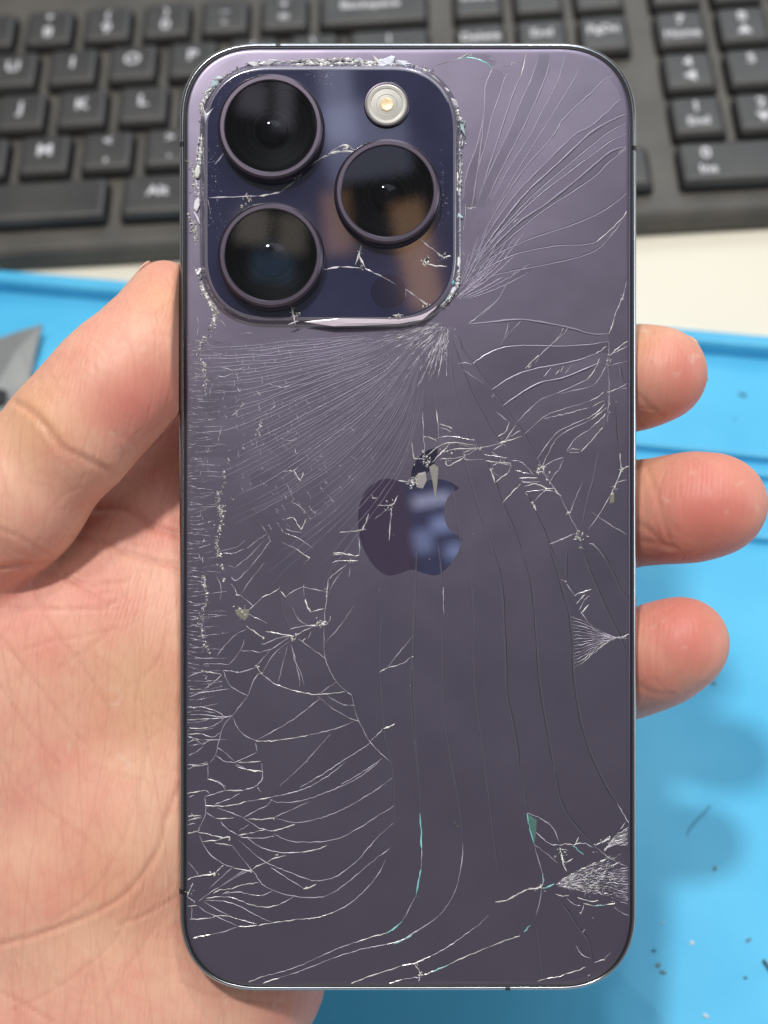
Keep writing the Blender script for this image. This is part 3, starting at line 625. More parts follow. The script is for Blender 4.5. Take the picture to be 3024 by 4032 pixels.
# style: f faint, m medium lavender, b bright, t teal film
STY = {'f': (.26, .018, LAV, 'faint'), 'd': (.30, .026, LAV, 'faint'), 'm': (.135, .05, LAV, 'fracture'), 'b': (.18, .07, (.68, .66, .68), 'fracture'), 'x': (.28, .10, WHITE, 'fracture'), 't': (.24, .05, TEAL, 'fracture'), 'g': (.13, .045, GREY, 'fracture')}
LINES = """
B f 520,1000 560,830 610,660 640,520 690,380 720,280 745,230
B f 450,1060 480,880 545,700 590,500 600,320 630,240 655,180
B f 500,1180 545,900 575,680 595,480
B f 555,1060 620,850 690,640 740,480 790,340 830,250
B b 828,255 845,190 865,100
B f 560,1020 680,760 770,570 820,440 880,310 915,220 935,150
B g 880,310 915,220 935,150
B f 600,1080 720,830 840,600 920,430 975,300 1010,200 1025,100
B f 640,1060 760,840 900,620 985,450 1060,310 1095,210 1120,110
B g 985,450 1060,310 1095,210
B f 650,1130 800,880 950,640 1050,480 1130,350 1180,270 1205,210
B f 560,1330 700,1080 850,860 1000,690 1060,610 1100,540 1200,440 1300,350 1380,270 1440,240
B m 1020,660 1060,610 1090,555
B f 480,1500 640,1240 800,1020 980,830 1110,700 1200,620 1290,575 1390,490 1460,420 1500,390
B d 490,1510 700,1220 860,1020 1040,850 1200,700 1300,610 1420,540 1540,490
B d 500,1500 720,1230 900,1040 1080,880 1250,740 1400,620 1545,540
B d 520,1480 740,1230 950,1030 1130,890 1290,770 1430,670 1550,615
B d 560,1460 800,1220 1000,1080 1180,940 1310,830 1420,740 1545,700
B d 560,1480 850,1230 1020,1100 1180,1000 1320,900 1420,800 1545,710
B b 1465,755 1515,715
B d 480,1560 650,1430 850,1330 1020,1270 1200,1210 1370,1130 1470,1060 1540,1000
B d 480,1590 650,1480 850,1400 1080,1360 1230,1355 1330,1330 1420,1250 1500,1170
B b 1325,1330 1420,1250 1500,1170 1520,1130
B d 490,1600 700,1540 900,1500 1100,1460 1250,1420 1350,1370 1420,1290
B g 1350,1370 1420,1290 1490,1200
B g 800,1520 750,1590 700,1680 620,1770 560,1820
B m 780,1210 810,1180
B b 415,140 455,118 495,98
B t 430,140 480,128 540,136 600,160 640,190
B m 250,185 330,160 415,140
B g 580,95 620,130 670,145
B g 640,190 700,215 745,250
B m 700,190 765,180 770,160 840,170
B g 590,110 660,120
B m 1520,1590 1500,1680 1480,1720 1440,1820
B b 1400,250 1440,238
B b 480,1110 545,1105
B m 440,1300 465,1180 470,1080
B m 420,1020 440,820 445,650
C d 490,125 650,110 830,95 1000,120 1150,150 1300,190 1410,190
C b 1405,190 1420,160 1440,90
C m 1440,90 1455,40 1475,5
C m 420,385 465,380 510,390
C d 510,390 600,330 700,285 850,268 1050,272 1250,265 1405,240
C g 1405,240 1408,330
C d 640,555 760,480 880,430 1050,395 1200,365 1320,320
C b 1320,320 1360,295 1390,268
C d 715,660 830,580 960,510 1100,480 1230,430 1350,375
C m 790,780 880,690 960,620 1060,580
C d 1060,580 1180,530 1270,485
C b 1265,490 1310,430 1345,350
C g 1080,580 1200,555 1300,530
C m 1300,530 1350,470 1385,400
C m 850,850 950,760 1020,710 1150,670 1280,630
C b 1280,630 1340,600 1370,570
C g 980,745 1130,710 1280,670
C b 1300,665 1380,625
C m 935,1005 1000,920 1060,840 1150,790 1270,740
C b 1260,745 1330,700 1378,650
C m 960,1070 1010,970 1070,870 1160,810 1290,750
C b 1290,750 1350,705 1390,670
C m 1130,960 1180,880 1270,820 1320,775
C b 1310,785 1350,750 1390,710
C b 1225,960 1290,890 1340,830 1365,800
C m 980,1060 1040,1020 1110,995
C m 1135,960 1170,940 1215,945
C m 1145,965 1215,965
C g 1395,340 1405,480 1410,580 1400,700 1395,770
C b 1410,335 1450,295 1500,255 1540,230
C m 1410,330 1470,300 1540,265
C g 1410,395 1475,380 1540,365
C d 1475,390 1490,480 1530,540
C m 1410,570 1470,545 1540,510
C g 1480,550 1540,545
C d 1455,640 1465,800 1478,960
C b 1478,970 1487,1080
C b 1480,1085 1510,1065 1540,1052
C b 1485,1080 1465,1140 1440,1200 1415,1245
C m 1415,1245 1340,1370 1270,1470
C m 1460,1160 1540,1140
C d 410,180 450,290 520,390 640,560 770,740 850,850 940,1000
C g 940,1000 1000,1130 1080,1240 1150,1380 1210,1490
C f 200,550 190,700
C m 190,700 195,860 205,990
C f 270,570 275,680
C b 275,680 290,780
C m 290,780 295,880
C f 330,600 360,720 390,830 430,930 470,1030 520,1200 580,1400 640,1600 660,1659
C f 370,250 380,450 420,650 480,800 540,900 600,1010
C d 600,1010 650,1130 710,1300 790,1480 850,1659
C d 370,200 440,400 500,560 580,720 650,840 710,920
C d 820,1130 880,1260 940,1390 1000,1520 1050,1659
C f 385,1180 400,1300 440,1560 455,1659
C b 195,860 230,865 280,890
C m 270,880 330,862 380,860 530,885
C b 290,778 340,790 385,810
C m 300,800 380,830
C b 205,1000 300,920 400,900 540,920
C m 430,910 560,935 700,905
C x 680,910 720,895 760,885
C b 740,890 840,858
C b 320,960 430,940 560,940
C m 300,1010 460,990 560,930
C b 340,1010 355,1050 470,990
C b 250,1030 320,960 370,900
C m 460,960 470,1010 590,1010
C b 460,965 540,930
C b 720,895 800,785
C b 680,860 730,830 755,765
C m 730,880 830,820
C m 740,870 790,800
C m 650,950 720,905
C m 590,980 680,990 750,1005
C b 640,960 680,985
C b 600,1020 690,1030 770,1035
C m 640,1050 690,1035 760,1050
C x 630,1070 645,1110 662,1165
C b 662,1165 700,1130 745,1100
C m 645,1090 700,1130
C m 745,1100 765,1060 760,1030
C m 770,1020 820,1020 870,1060 915,1115
C m 790,1080 900,1110
C b 820,1132 940,1130
C b 930,1100 985,1085
C m 840,1160 960,1155
C m 830,1150 990,1190
C b 850,1190 930,1170 1000,1200 1060,1200
C m 860,1220 990,1210 1050,1220
C b 860,1225 880,1250
C b 830,1170 800,1200 760,1240 710,1300
C m 1000,1200 920,1280
C x 898,1290 915,1310 930,1345
C b 1040,1188 1070,1230 1095,1250
C m 1025,1155 1050,1110 1080,1080
C g 1080,1080 1110,1000
C g 1150,1370 1180,1280 1240,1150
C b 1128,1360 1158,1355
C m 1020,1560 1110,1525 1180,1495
C f 1230,1440 1260,1300 1300,1150 1340,950
C b 865,410 900,375 950,330
C m 940,340 1030,260 1100,200 1140,150
C m 1030,260 1085,200 1110,150
C g 710,240 760,180 830,105
C g 700,260 730,190 750,120
C m 490,125 570,60 640,0
C b 880,415 900,390
C b 885,412 880,395
C m 925,385 950,345
C b 1060,455 1085,425
C b 1090,440 1110,400
C m 1120,450 1165,390
C m 980,470 1030,410
C g 440,415 520,470 590,515
C g 640,610 660,580
C m 670,700 740,755
C b 120,900 130,995 160,1010
C m 130,1000 210,1010
C b 30,1150 90,1155 140,1140
C m 1275,1560 1310,1570 1380,1659
C g 1290,1350 1400,1430 1540,1510
A g 1440,1500 1445,1503
A b 1300,1262 1335,1262
A b 1300,1240 1310,1265
A b 1340,1310 1400,1310 1440,1300 1470,1245
A b 1430,1340 1420,1440 1413,1540
A g 1410,1330 1320,1400
A b 1090,1487 1180,1480 1265,1468
A b 1240,1475 1262,1420 1280,1365
A m 1050,1635 1120,1630 1190,1640
A b 790,1082 812,1115 832,1152
A b 832,1155 845,1120 855,1095
A m 720,1090 790,1082 815,1070
A b 790,1390 815,1435 840,1470
A b 840,1470 858,1430 872,1395
A m 740,1400 790,1390
A m 740,1465 790,1480 850,1490
A m 800,940 805,970 820,970
A m 950,990 985,992
A m 745,1170 780,1250
A m 770,1290 820,1310 880,1365
A g 740,1495 830,1530 915,1590
A g 710,1550 800,1590
A b 795,1585 840,1620 895,1655
A m 700,870 760,890 815,870
A m 610,510 660,530 720,540
A m 720,540 770,525
A b 548,565 580,590
A m 655,615 668,660 640,680
A m 560,650 575,690
A m 320,800 305,850 300,890
A m 445,605 410,640
A b 440,670 480,640
A m 385,725 430,690
A m 160,80 165,150 155,200
A m 260,90 320,110 345,140
A m 225,95 300,85
A g 375,260 385,300
A m 320,410 400,425 480,410
A m 410,430 430,500
A m 290,465 350,465 380,450
A m 420,540 440,570
A m 430,195 490,185 520,185
A g 1565,900 1575,1000
D m 380,330 408,365 418,405
D b 408,402 440,405
D m 440,400 525,475
D g 310,440 315,350 285,280
D m 500,500 590,415
D b 580,418 640,395 695,362
D m 695,365 700,345
D b 705,378 735,415
D m 735,415 790,375 855,348
D m 855,350 920,365 990,380
D m 855,335 858,410
D g 500,530 560,560 620,590
D b 480,605 530,640 590,685
D x 865,430 880,480 902,515
D b 902,515 950,500 990,490
D b 1010,345 1003,420
D m 1018,290 1005,430 995,500 990,600
D g 990,600 988,720 1000,830 1070,970 1170,1060
D f 705,400 720,520 770,630
D g 780,480 820,560 880,600
D b 880,605 940,600
D b 605,640 700,655 790,672
D m 765,628 860,605 940,600
D b 800,670 850,640 905,615
D m 905,615 990,590
D m 790,670 700,682 600,722
D b 580,722 605,722
D m 760,680 640,760
D g 640,760 550,860
D g 770,700 660,790 590,900
D m 880,690 905,640
D b 845,710 870,685
D g 750,740 720,850 690,970
D g 770,720 795,820 830,900 860,1000
D m 780,740 800,825
D g 800,830 825,930 830,1000
D m 820,690 890,740 1000,820
D m 1000,600 1025,570 1030,540
D m 1215,30 1222,90 1215,140
D b 1050,128 1120,132 1195,150
D b 1190,150 1220,140
D m 1040,192 1100,178 1150,180
D b 1145,180 1210,180
D m 1140,200 1050,270 1022,300
D g 1110,240 1060,310 1025,370
D g 1160,220 1150,290
D g 1180,480 1080,620 1000,710
D m 450,768 520,770 575,778
D g 575,778 650,755
D m 200,855 270,852 370,855
D g 370,855 440,770 470,690
D m 430,650 480,628
D g 290,800 350,720 430,645
D m 330,895 380,900 430,908 500,890 560,865
D m 330,895 370,990 430,1030 490,1060
D b 545,868 575,915
D m 580,910 540,940 490,1060
D g 490,1060 390,1190 330,1260 300,1370 280,1450 240,1500
D m 575,915 600,935 640,960
D m 610,945 680,990 800,1030 860,1042
D b 850,1043 950,1052 1125,1038
D g 950,1055 1010,1010 1070,970
D g 945,1060 1040,1140 1150,1205
D b 1150,1205 1220,1230
D g 1010,1060 1090,1110 1150,1125
D m 1150,1123 1190,1125
D m 1140,1040 1170,1055
D m 390,1200 430,1280 480,1325 540,1350
D b 535,1355 610,1358 700,1350
D b 690,1352 790,1338 880,1320
D m 880,1320 1050,1280 1180,1230
D m 560,1345 750,1240 890,1140
D m 885,1140 960,1080
D m 95,1185 200,1185 330,1200 390,1190
D b 95,1218 200,1212 250,1210
D m 250,1210 330,1205 390,1190
D b 95,1270 160,1275 230,1270
D m 230,1270 300,1240 330,1210
D b 95,1312 190,1310
D m 190,1310 260,1330 310,1302
D m 95,1370 130,1352 160,1355 195,1380
D m 195,1380 260,1340
D m 95,1452 150,1430 200,1390
D b 95,1505 170,1520 230,1505
D m 95,1540 150,1520
D m 95,1135 180,1135 280,1160 340,1200
D m 95,1075 160,1050 200,1040 370,1015
D b 95,1020 190,1020
D m 200,1020 260,980 320,925
D m 95,945 140,920 190,905
D b 200,905 260,910 320,922
D g 290,1400 340,1430 410,1500
D m 400,1500 470,1470 550,1430
D m 280,1450 340,1490 410,1498
D b 430,1497 500,1495 575,1488
D m 410,1505 480,1540
D b 460,1535 520,1552 590,1556
D g 230,1500 230,1600
D m 230,1605 290,1625 350,1659
D g 1170,1060 1200,1190 1280,1350
D m 1280,1350 1340,1420 1420,1490
D m 1295,1355 1340,1310 1380,1275
D x 1375,1275 1410,1265 1450,1245
D b 1350,906 1380,890 1405,878
D m 1405,878 1500,850 1560,805
D g 1400,880 1480,780 1570,670
D f 1370,480 1350,750 1355,950 1380,1300 1420,1480 1445,1659
D f 1570,300 1565,800 1580,1200 1600,1659
D g 700,1650 860,1500 1030,1310
D m 830,1659 1000,1560 1290,1370
D m 1100,1640 1240,1560 1370,1470
D m 540,1370 555,1430
D g 580,1500 585,1600 560,1640
D f 300,120 420,90 480,40
D m 330,130 400,130 470,100
D g 480,100 560,40 620,0
D m 360,210 405,225
D g 405,225 520,130 600,40
D m 380,290 420,305 500,230
D g 500,230 580,130 640,40
D g 450,390 520,290 600,190
E f 150,0 145,300 130,700 110,1000 130,1300 165,1659
E f 290,60 320,350 325,550
E m 325,350 326,440 328,530
E f 322,550 320,900 330,1200 350,1330 400,1659
E f 460,60 500,270 520,500 520,800 535,1100 570,1350 610,1659
E d 620,20 690,250 715,450 730,800 740,1050 790,1300 840,1659
E d 800,20 880,230 915,420 935,700 960,1000 1010,1300 1070,1659
E d 990,0 1050,180 1100,350 1150,520 1170,700 1180,920 1210,1150 1260,1350 1330,1530 1400,1659
E d 1230,90 1270,220 1320,340 1400,520 1480,690 1540,820
E d 1280,70 1340,100 1390,180 1430,260 1490,380 1545,450
E m 1090,300 1128,318
E b 1115,320 1128,305
E d 1130,120 1125,300
E g 1130,330 1180,405
E b 1180,405 1230,385 1290,365
E b 1195,460 1225,425 1250,400
E m 1210,500 1245,440 1280,405
E b 1225,520 1275,465
E m 1220,510 1270,580
E m 1275,215 1275,235
E m 1020,70 1100,40 1180,0
E m 1535,800 1540,820
E b 1460,680 1500,675 1545,655
E m 1460,682 1545,690
F b 210,285 340,290
F b 330,290 400,280 480,260
F m 480,260 650,230
F b 560,245 640,232
F m 650,230 850,180 1000,100 1130,0
F m 630,240 700,265 830,255 1000,200 1200,110 1350,0
F b 490,370 580,375 670,365
F m 670,360 780,310 890,260
F m 670,370 800,395 950,370 1130,300 1300,200 1430,110
F b 1425,113 1436,105
F m 590,440 680,455
F b 640,455 720,435 800,410
F m 660,470 740,510 860,525 1020,515 1150,470 1300,380 1440,290
F b 1434,294 1444,284
F m 490,500 580,560 700,590 850,590
F b 840,590 950,570 1010,540
F m 430,510 600,650 760,720 900,770 1000,770 1100,730 1220,630 1330,500 1435,405
F b 1430,408 1440,402
F m 390,550 470,650 530,720 600,810 720,860 850,885 980,880 1100,820 1220,720 1340,620
F m 1340,620 1380,595 1420,560
F m 640,690 750,760 860,830
F x 855,830 890,822
F b 885,825 940,798
F b 165,460 250,475
F b 240,475 330,495
F x 310,500 375,488
F b 195,520 290,512
F m 280,515 340,495
F b 275,530 390,547
F m 175,480 230,590 320,660 420,700
F b 400,695 520,715
F b 520,700 560,675 620,655
F b 620,655 660,630 740,612
F x 670,608 690,604
F m 220,330 280,370
F b 280,370 340,372 400,365
F m 310,390 360,440 430,480
F b 430,480 490,470
F m 490,470 600,440
F m 430,450 500,410
F m 440,490 580,498 660,485
F m 290,300 380,330 460,365
F m 460,365 560,430
F b 555,430 610,440
F m 460,365 540,320 620,280 650,240
F m 270,285 310,265 380,240
F g 380,240 440,205
F m 350,185 460,185
F b 340,185 460,187
F m 460,185 530,165 580,120 585,60
F m 230,110 300,130 345,180
F b 95,205 160,195 210,185
F m 210,185 240,205
F m 95,240 140,215
F m 210,225 280,205 345,185
F m 210,230 215,330 180,420 165,460
F g 550,160 580,200
F b 95,355 140,350 190,355
F b 100,382 150,372 190,362
F m 95,415 130,402 145,405
F b 95,467 130,460 165,453
F m 120,335 150,365
F m 410,20 440,40 480,50
F b 480,50 585,63
F m 95,20 180,15 230,0
F b 95,772 130,755 175,745
F x 165,748 230,738 280,725
F b 280,725 310,695 330,675
F g 95,650 140,700 170,745
F b 95,880 110,840 130,790
F m 95,880 145,915
F m 170,910 250,850
F b 240,855 300,820
F g 300,820 400,760 510,700
F g 240,830 310,760 390,690
F g 330,800 430,730 480,710
F b 265,860 300,840 380,830
F b 380,830 470,800 560,790
F m 320,865 430,850 520,870 590,870 650,840
F b 330,860 370,848
F b 215,890 320,880
F m 320,880 400,890 500,930
F b 480,925 600,950 700,930
F m 700,930 790,880
F m 215,905 330,910 430,940 540,1000 650,1050
F m 200,910 280,960 370,1005
F m 165,940 220,980 310,1020 430,1075
F b 430,1075 500,1075 550,1065
F b 95,1030 180,1025 260,1018
F b 260,1015 300,1003 370,1010
F m 370,1010 460,1035 550,1060
F b 560,1070 655,1050
F b 650,1053 800,1030
F m 800,1030 950,1015 1100,960 1200,890 1290,800 1350,720 1390,640
F b 95,943 160,940
F m 125,950 125,1030
F b 125,1155 180,1140 250,1128
F m 240,1130 330,1110 420,1080
F b 470,1450 540,1420 600,1400
F m 600,1400 750,1360 900,1300
F m 900,1300 1080,1220 1250,1160
F b 1200,1180 1300,1145 1400,1118
F t 1390,1122 1450,1085 1500,1040
F g 1500,1040 1540,970 1590,870
F t 1590,870 1610,760 1622,700
F m 1622,700 1627,570
F t 1627,570 1622,440 1615,330
F f 1615,330 1608,150 1600,0
F b 555,1465 620,1435 700,1410
F m 700,1410 850,1360 1050,1280
F m 1050,1280 1250,1220 1400,1190
F m 1400,1190 1480,1170 1560,1125 1659,1060
F b 1150,1455 1200,1435 1260,1410
F b 1250,1412 1380,1370 1500,1330
F b 1500,1330 1590,1312 1659,1280
F b 1400,1455 1450,1435 1500,1420
F m 1500,1420 1620,1405
F b 1580,1320 1605,1355 1622,1395
F m 1612,1400 1610,1450
F f 1430,0 1445,250 1440,420
G t 0,1190 60,1165 120,1130
G g 120,1130 220,1060 310,990 380,890 420,790
G m 420,790 445,650 452,530
G f 452,530 440,370 430,300 380,0
G b 130,1320 240,1270
G m 240,1270 350,1210 450,1140 550,1070
G g 550,1070 620,1000
G b 190,1395 250,1370 300,1350
G t 240,1375 360,1325
G b 360,1325 450,1280 620,1210
G b 620,1210 750,1160 825,1135
G t 850,1110 895,1065
G g 930,1000 960,880 975,740
G x 665,915 740,905
G x 735,905 800,870 870,835
G x 870,835 910,828 945,828
G x 930,830 960,815 975,795
G t 975,825 1010,815 1050,795
G t 975,730 978,790
G b 1085,545 1130,535 1180,545
G t 1170,550 1240,605
G m 930,460 1010,530 1090,545
G m 870,335 960,370 1040,430 1080,520
G t 872,335 890,440 918,540
G g 918,540 950,660 975,740
G g 920,540 1000,600 1070,660
G x 1085,560 1098,620 1112,680
G b 1110,680 1130,715
G b 1130,655 1170,630
G b 1085,565 1140,580
G b 1180,550 1210,490
G m 1180,540 1240,530 1300,560
G f 600,30 630,300 660,550 680,740
G f 830,0 870,330
G d 1040,0 1080,220 1130,340 1200,430 1300,540
G g 1300,540 1400,620 1470,660 1540,690
G d 1310,0 1400,170 1470,280
G m 1460,270 1500,340 1540,410
G b 1320,545 1380,510 1415,500
G x 1360,530 1410,500
G m 1480,440 1515,395
G d 1060,870 1140,980 1210,1090 1270,1170 1300,1310
G m 1130,890 1180,930 1220,940
G b 1240,925 1310,942
G t 1310,942 1390,932
G b 1390,932 1445,925
G m 1240,935 1225,990
G b 1215,995 1230,980
G m 1250,1090 1232,1120
G b 940,1435 1000,1415
G b 1000,1415 1080,1400 1120,1385
G b 1120,1385 1210,1360 1255,1335
G m 1310,1310 1350,1298
G b 1340,1300 1372,1290
G g 1372,1290 1420,1240
G m 1190,1200 1230,1260 1285,1285
G f 930,1080 950,1250 970,1430
G g 1440,950 1490,985 1545,1010
G b 1265,1400 1300,1390
G b 1060,865 1100,875 1145,872
G b 1200,885 1290,912 1340,905
"""
nline = 0
for ln in LINES.strip().splitlines():
    cr, st, rest = ln.split(' ', 2)
    pts = px(cr, T(rest)); wd, hg, cl, mt = STY[st]
    hg = hg*(.5 if cr == 'B' and st in 'fd' else 1.0)
    S = Strip(); S.add(pts, wd, hg, cl, jit=.5 if st in 'fd' else .9, vary=.3 if st in 'fd' else .42, step=20 if st in 'fd' else 12, skew=rnd.uniform(-.5, .5), gap={'d': .13, 'b': .10, 'x': .13, 'm': .08, 'f': .05}.get(st, 0.0))
    if S.build('crack', M[mt], back): nline += 1

# dense fans and edge crazing: too fine to pick apart one by one
FA = Strip(); FB = Strip()
guides = [T('1400,170 1100,200 800,222 560,250 300,265 110,270'), T('1450,200 1150,270 850,322 600,352 400,362 110,372'), T('1500,210 1250,320 1000,390 740,450 500,500 300,520 110,520'),
          T('1550,240 1350,380 1080,480 830,580 600,680 380,760 100,790'), T('1580,260 1400,450 1150,620 900,760 700,870 450,990 280,1070 100,1100'), T('1600,280 1450,500 1250,720 1000,910 800,1060 600,1180 400,1270 330,1300'),
          T('1620,300 1500,560 1330,800 1120,1020 900,1180 700,1300 500,1400 330,1490'), T('1640,330 1540,640 1400,900 1200,1140 1000,1320 800,1450 600,1560 430,1640'), T('1650,360 1560,760 1460,1010 1270,1260 1060,1470 880,1640 700,1820 560,2000'),
          T('1660,380 1600,800 1520,1060 1360,1330 1200,1560 1050,1800 900,2010 760,2200')]
def arclen(pts, k):
    pts = np.array(smooth_open(pts, 8)); d = np.r_[0, np.cumsum(np.linalg.norm(np.diff(pts, axis=0), axis=1))]
    t = np.linspace(0, d[-1], k); return np.stack([np.interp(t, d, pts[:, 0]), np.interp(t, d, pts[:, 1])], 1)
G_ = [arclen(g, 40) for g in guides]
cnt = [5, 6, 7, 8, 8, 7, 6, 4, 3]
for gi in range(len(G_)-1):
    for j in range(cnt[gi]):
        t = (j+rnd.uniform(.25, .75))/cnt[gi]
        c2 = G_[gi]*(1-t)+G_[gi+1]*t
        i0 = rnd.randint(0, 6); i1 = rnd.randint(30, 39) if gi < 6 else rnd.randint(22, 36)
        seg = c2[i0:i1+1:3]
        wob = nrng.normal(0, 3.0, seg.shape)
        FA.add(px('A', [tuple(p) for p in seg+wob]), rnd.uniform(.18, .30), rnd.uniform(.005, .011), LAV, jit=.5, vary=.3, step=16, skew=rnd.uniform(-.4, .4))
        # brighter stretches
        for q in range(2 if gi < 5 else 1):
            k0 = rnd.randint(2, 30); sg = c2[k0:k0+rnd.randint(3, 6)]
            FB.add(px('A', [tuple(p) for p in sg+nrng.normal(0, 2, sg.shape)]), rnd.uniform(.05, .09), .03, (.28, .26, .32), jit=.8, vary=.6, step=12)
# short cross fractures between the fan rays
for i in range(210):
    gi = rnd.randint(0, 6); t = rnd.random(); c2 = G_[gi]*(1-t)+G_[gi+1]*t
    k0 = min(36, max(3, int(rnd.gauss(27, 5)))); p = c2[k0]; tg = c2[k0+2]-c2[k0-2]; tg /= np.linalg.norm(tg); nv = np.array([-tg[1], tg[0]])
    ln_ = rnd.uniform(15, 42); a = p-nv*ln_/2+tg*rnd.uniform(-10, 10); b3 = p+nv*ln_/2
    FB.add(px('A', [tuple(a), tuple((a+b3)/2+tg*rnd.uniform(-6, 6)), tuple(b3)]), rnd.uniform(.06, .11), .04, GREY if rnd.random() < .75 else LAV, jit=.8, vary=.6, step=8)
# scalloped crazing down the left edge
y = 1330.0
while y < 2960:
    f = (y-1330)/1630
    xe = rnd.uniform(800, 850) if rnd.random() < .55 else rnd.uniform(850, 905)
    sag = rnd.uniform(-9, 12); dy = rnd.uniform(-14, 14) if y < 1950 else rnd.uniform(-26, 26)
    pts = [(738, y), (765, y+sag*.8+dy*.2), (795, y+sag+dy*.5), (xe, y+dy)]
    hot = 2050 < y < 2960
    FB.add(pts, rnd.uniform(.07, .12) if not hot else rnd.uniform(.08, .14), .05, (GREY if rnd.random() < .6 else LAV) if hot else GREY, jit=.8, vary=.8, step=9)
    if rnd.random() < .16:
        x2 = rnd.uniform(770, 830); FB.add([(x2, y), (x2+rnd.uniform(-6, 10), y+rnd.uniform(12, 34))], .08, .04, LAV if hot else GREY, jit=1.2, vary=.6, step=8)
    y += rnd.uniform(9, 15) if y < 2100 else (rnd.uniform(11, 19) if y < 2620 else rnd.uniform(20, 40))
# bursts at the camera corner
ox, oy = 1775, 1190
for i in range(26):
    an = math.radians(rnd.uniform(12, 84)); r0 = rnd.uniform(20, 120); r1 = r0+rnd.uniform(60, 330)
    FA.add([(ox+r*math.cos(an+.0006*(r-r0)), oy-r*math.sin(an+.0006*(r-r0))) for r in np.linspace(r0, r1, 5)], rnd.uniform(.14, .24), .010, LAV, jit=.6, vary=.3, step=12)
for i in range(120):
    an = math.radians(rnd.uniform(8, 88)); r0 = rnd.uniform(30, 330); x2, y2 = ox+r0*math.cos(an), oy-r0*math.sin(an)
    a2 = an+math.radians(rnd.choice([0, 90, 45])+rnd.uniform(-20, 20)); l2 = rnd.uniform(6, 20)
    if an > math.radians(45) or r0 < 130: FB.add([(x2, y2), (x2+l2*math.cos(a2), y2-l2*math.sin(a2))], .08, .05, GREY, jit=1, vary=.6, step=5)
for i in range(120):
    an = math.radians(rnd.uniform(185, 268)); r0 = rnd.uniform(25, 150); r1 = r0+rnd.uniform(25, 200)
    st = WHITE if r0 < 90 and rnd.random() < .35 else LAV
    FB.add([(ox-10+r*math.cos(an), oy+75-r*math.sin(an)*.9) for r in np.linspace(r0, r1, 4)], rnd.uniform(.06, .13), .05, st, jit=1.5, vary=.8, step=9)
# fan on the right and bursts in the lower right corner
for k in range(15):
    ye = 545+k*(880-545)/14
    pts = [(1460, 681), (1400, 681+(ye-681)*.16+rnd.uniform(-3, 3)), (1320, 681+(ye-681)*.45), (1240, 681+(ye-681)*.8), (1152+20*min(1, k/4), ye)]
    FB.add(px('E', pts), rnd.uniform(.09, .14), .06, WHITE if k in (13, 14) else LAV, jit=1.2, vary=.6, step=9)
for k in range(26):
    t = k/25; a0 = math.radians(34-t*47); ln_ = 360+rnd.uniform(-30, 140) if t < .75 else 300+rnd.uniform(0, 100)
    pts = [(1050+r*math.cos(a0*(1-.25*r/500)), 805-r*math.sin(a0*(1-.25*r/500))+rnd.uniform(-5, 5)) for r in np.linspace(8+rnd.uniform(0, 60), ln_, 9)]
    pts = [p for p in pts if p[0] < 1548]
    if len(pts) > 2: FB.add(px('G', pts), rnd.uniform(.10, .17), .06, LAV if rnd.random() < .7 else WHITE, jit=2.4, vary=.9, step=8)
for k in range(22):
    yy = 690+k*11.5
    FB.add(px('G', [(1400+rnd.uniform(0, 50), 760+(yy-760)*.72), (1545, yy+rnd.uniform(-4, 4))]), .10, .05, LAV, jit=1.5, vary=.7, step=8)
for k in range(18):
    x2, y2 = 1150+rnd.random()*300, 640+rnd.random()*230
    if abs(y2-805) < (x2-1050)*.5: FB.add(px('G', [(x2, y2), (x2+rnd.uniform(-8, 8), y2+rnd.uniform(14, 30))]), .09, .05, LAV, jit=1.2, vary=.7, step=6)
for k in range(12):
    yy = 420+k*11.5
    FB.add(px('G', [(1375, 585-k*1.5), (1450, 560-(585-yy)*.45), (1548, yy)]), rnd.uniform(.09, .14), .05, LAV if k % 3 else WHITE, jit=1.5, vary=.7, step=8)
# ---- the loose pieces between the cracks, each tipped a hair differently
CELL = 0.2; gx0, gy0 = -PW/2, -PH/2; GX, GY = int(PW/CELL)+1, int(PH/CELL)+1
bar = np.zeros((GX, GY), bool)
for q in ALLPOLY:
    q = [np.array(v, float) for v in q]
    e0 = q[0]-q[1]; e1 = q[-1]-q[-2]
    q = [q[0]+e0/(np.linalg.norm(e0)+1e-6)*28]+q+[q[-1]+e1/(np.linalg.norm(e1)+1e-6)*28]
    for a, b3 in zip(q[:-1], q[1:]):
        k = max(1, int(np.linalg.norm(b3-a)/3.0))
        tt_ = np.linspace(0, 1, k+1)[:, None]; pp = a+(b3-a)*tt_
        ix = (((pp[:, 0]-1512)/FPX*PD-PX0-gx0)/CELL).astype(int); iy = ((-(pp[:, 1]-2016)/FPX*PD-PY0-gy0)/CELL).astype(int)
        ok_ = (ix >= 0) & (iy >= 0) & (ix < GX-1) & (iy < GY-1)
        bar[ix[ok_], iy[ok_]] = True; bar[ix[ok_]+1, iy[ok_]] = True
ccx = gx0+(np.arange(GX)+.5)*CELL; ccy = gy0+(np.arange(GY)+.5)*CELL
XX, YY = np.meshgrid(ccx, ccy, indexing='ij')
hx_, hy_, r_ = PW/2-1.9, PH/2-1.9, PR-1.9
dx_, dy_ = np.maximum(np.abs(XX)-(hx_-r_), 0), np.maximum(np.abs(YY)-(hy_-r_), 0)
okc = dx_**2+dy_**2 <= r_**2
hx_, hy_, r_ = pw/2+1.0, ph/2+1.0, 11.2
dx_, dy_ = np.maximum(np.abs(XX-pcx)-(hx_-r_), 0), np.maximum(np.abs(YY-pcy)-(hy_-r_), 0)
okc &= ~((np.abs(XX-pcx) <= hx_) & (np.abs(YY-pcy) <= hy_) & (dx_**2+dy_**2 <= r_**2))
lab = np.where(okc & ~bar, 0, -1).astype(np.int32); lab[0, :] = lab[-1, :] = -1; lab[:, 0] = lab[:, -1] = -1
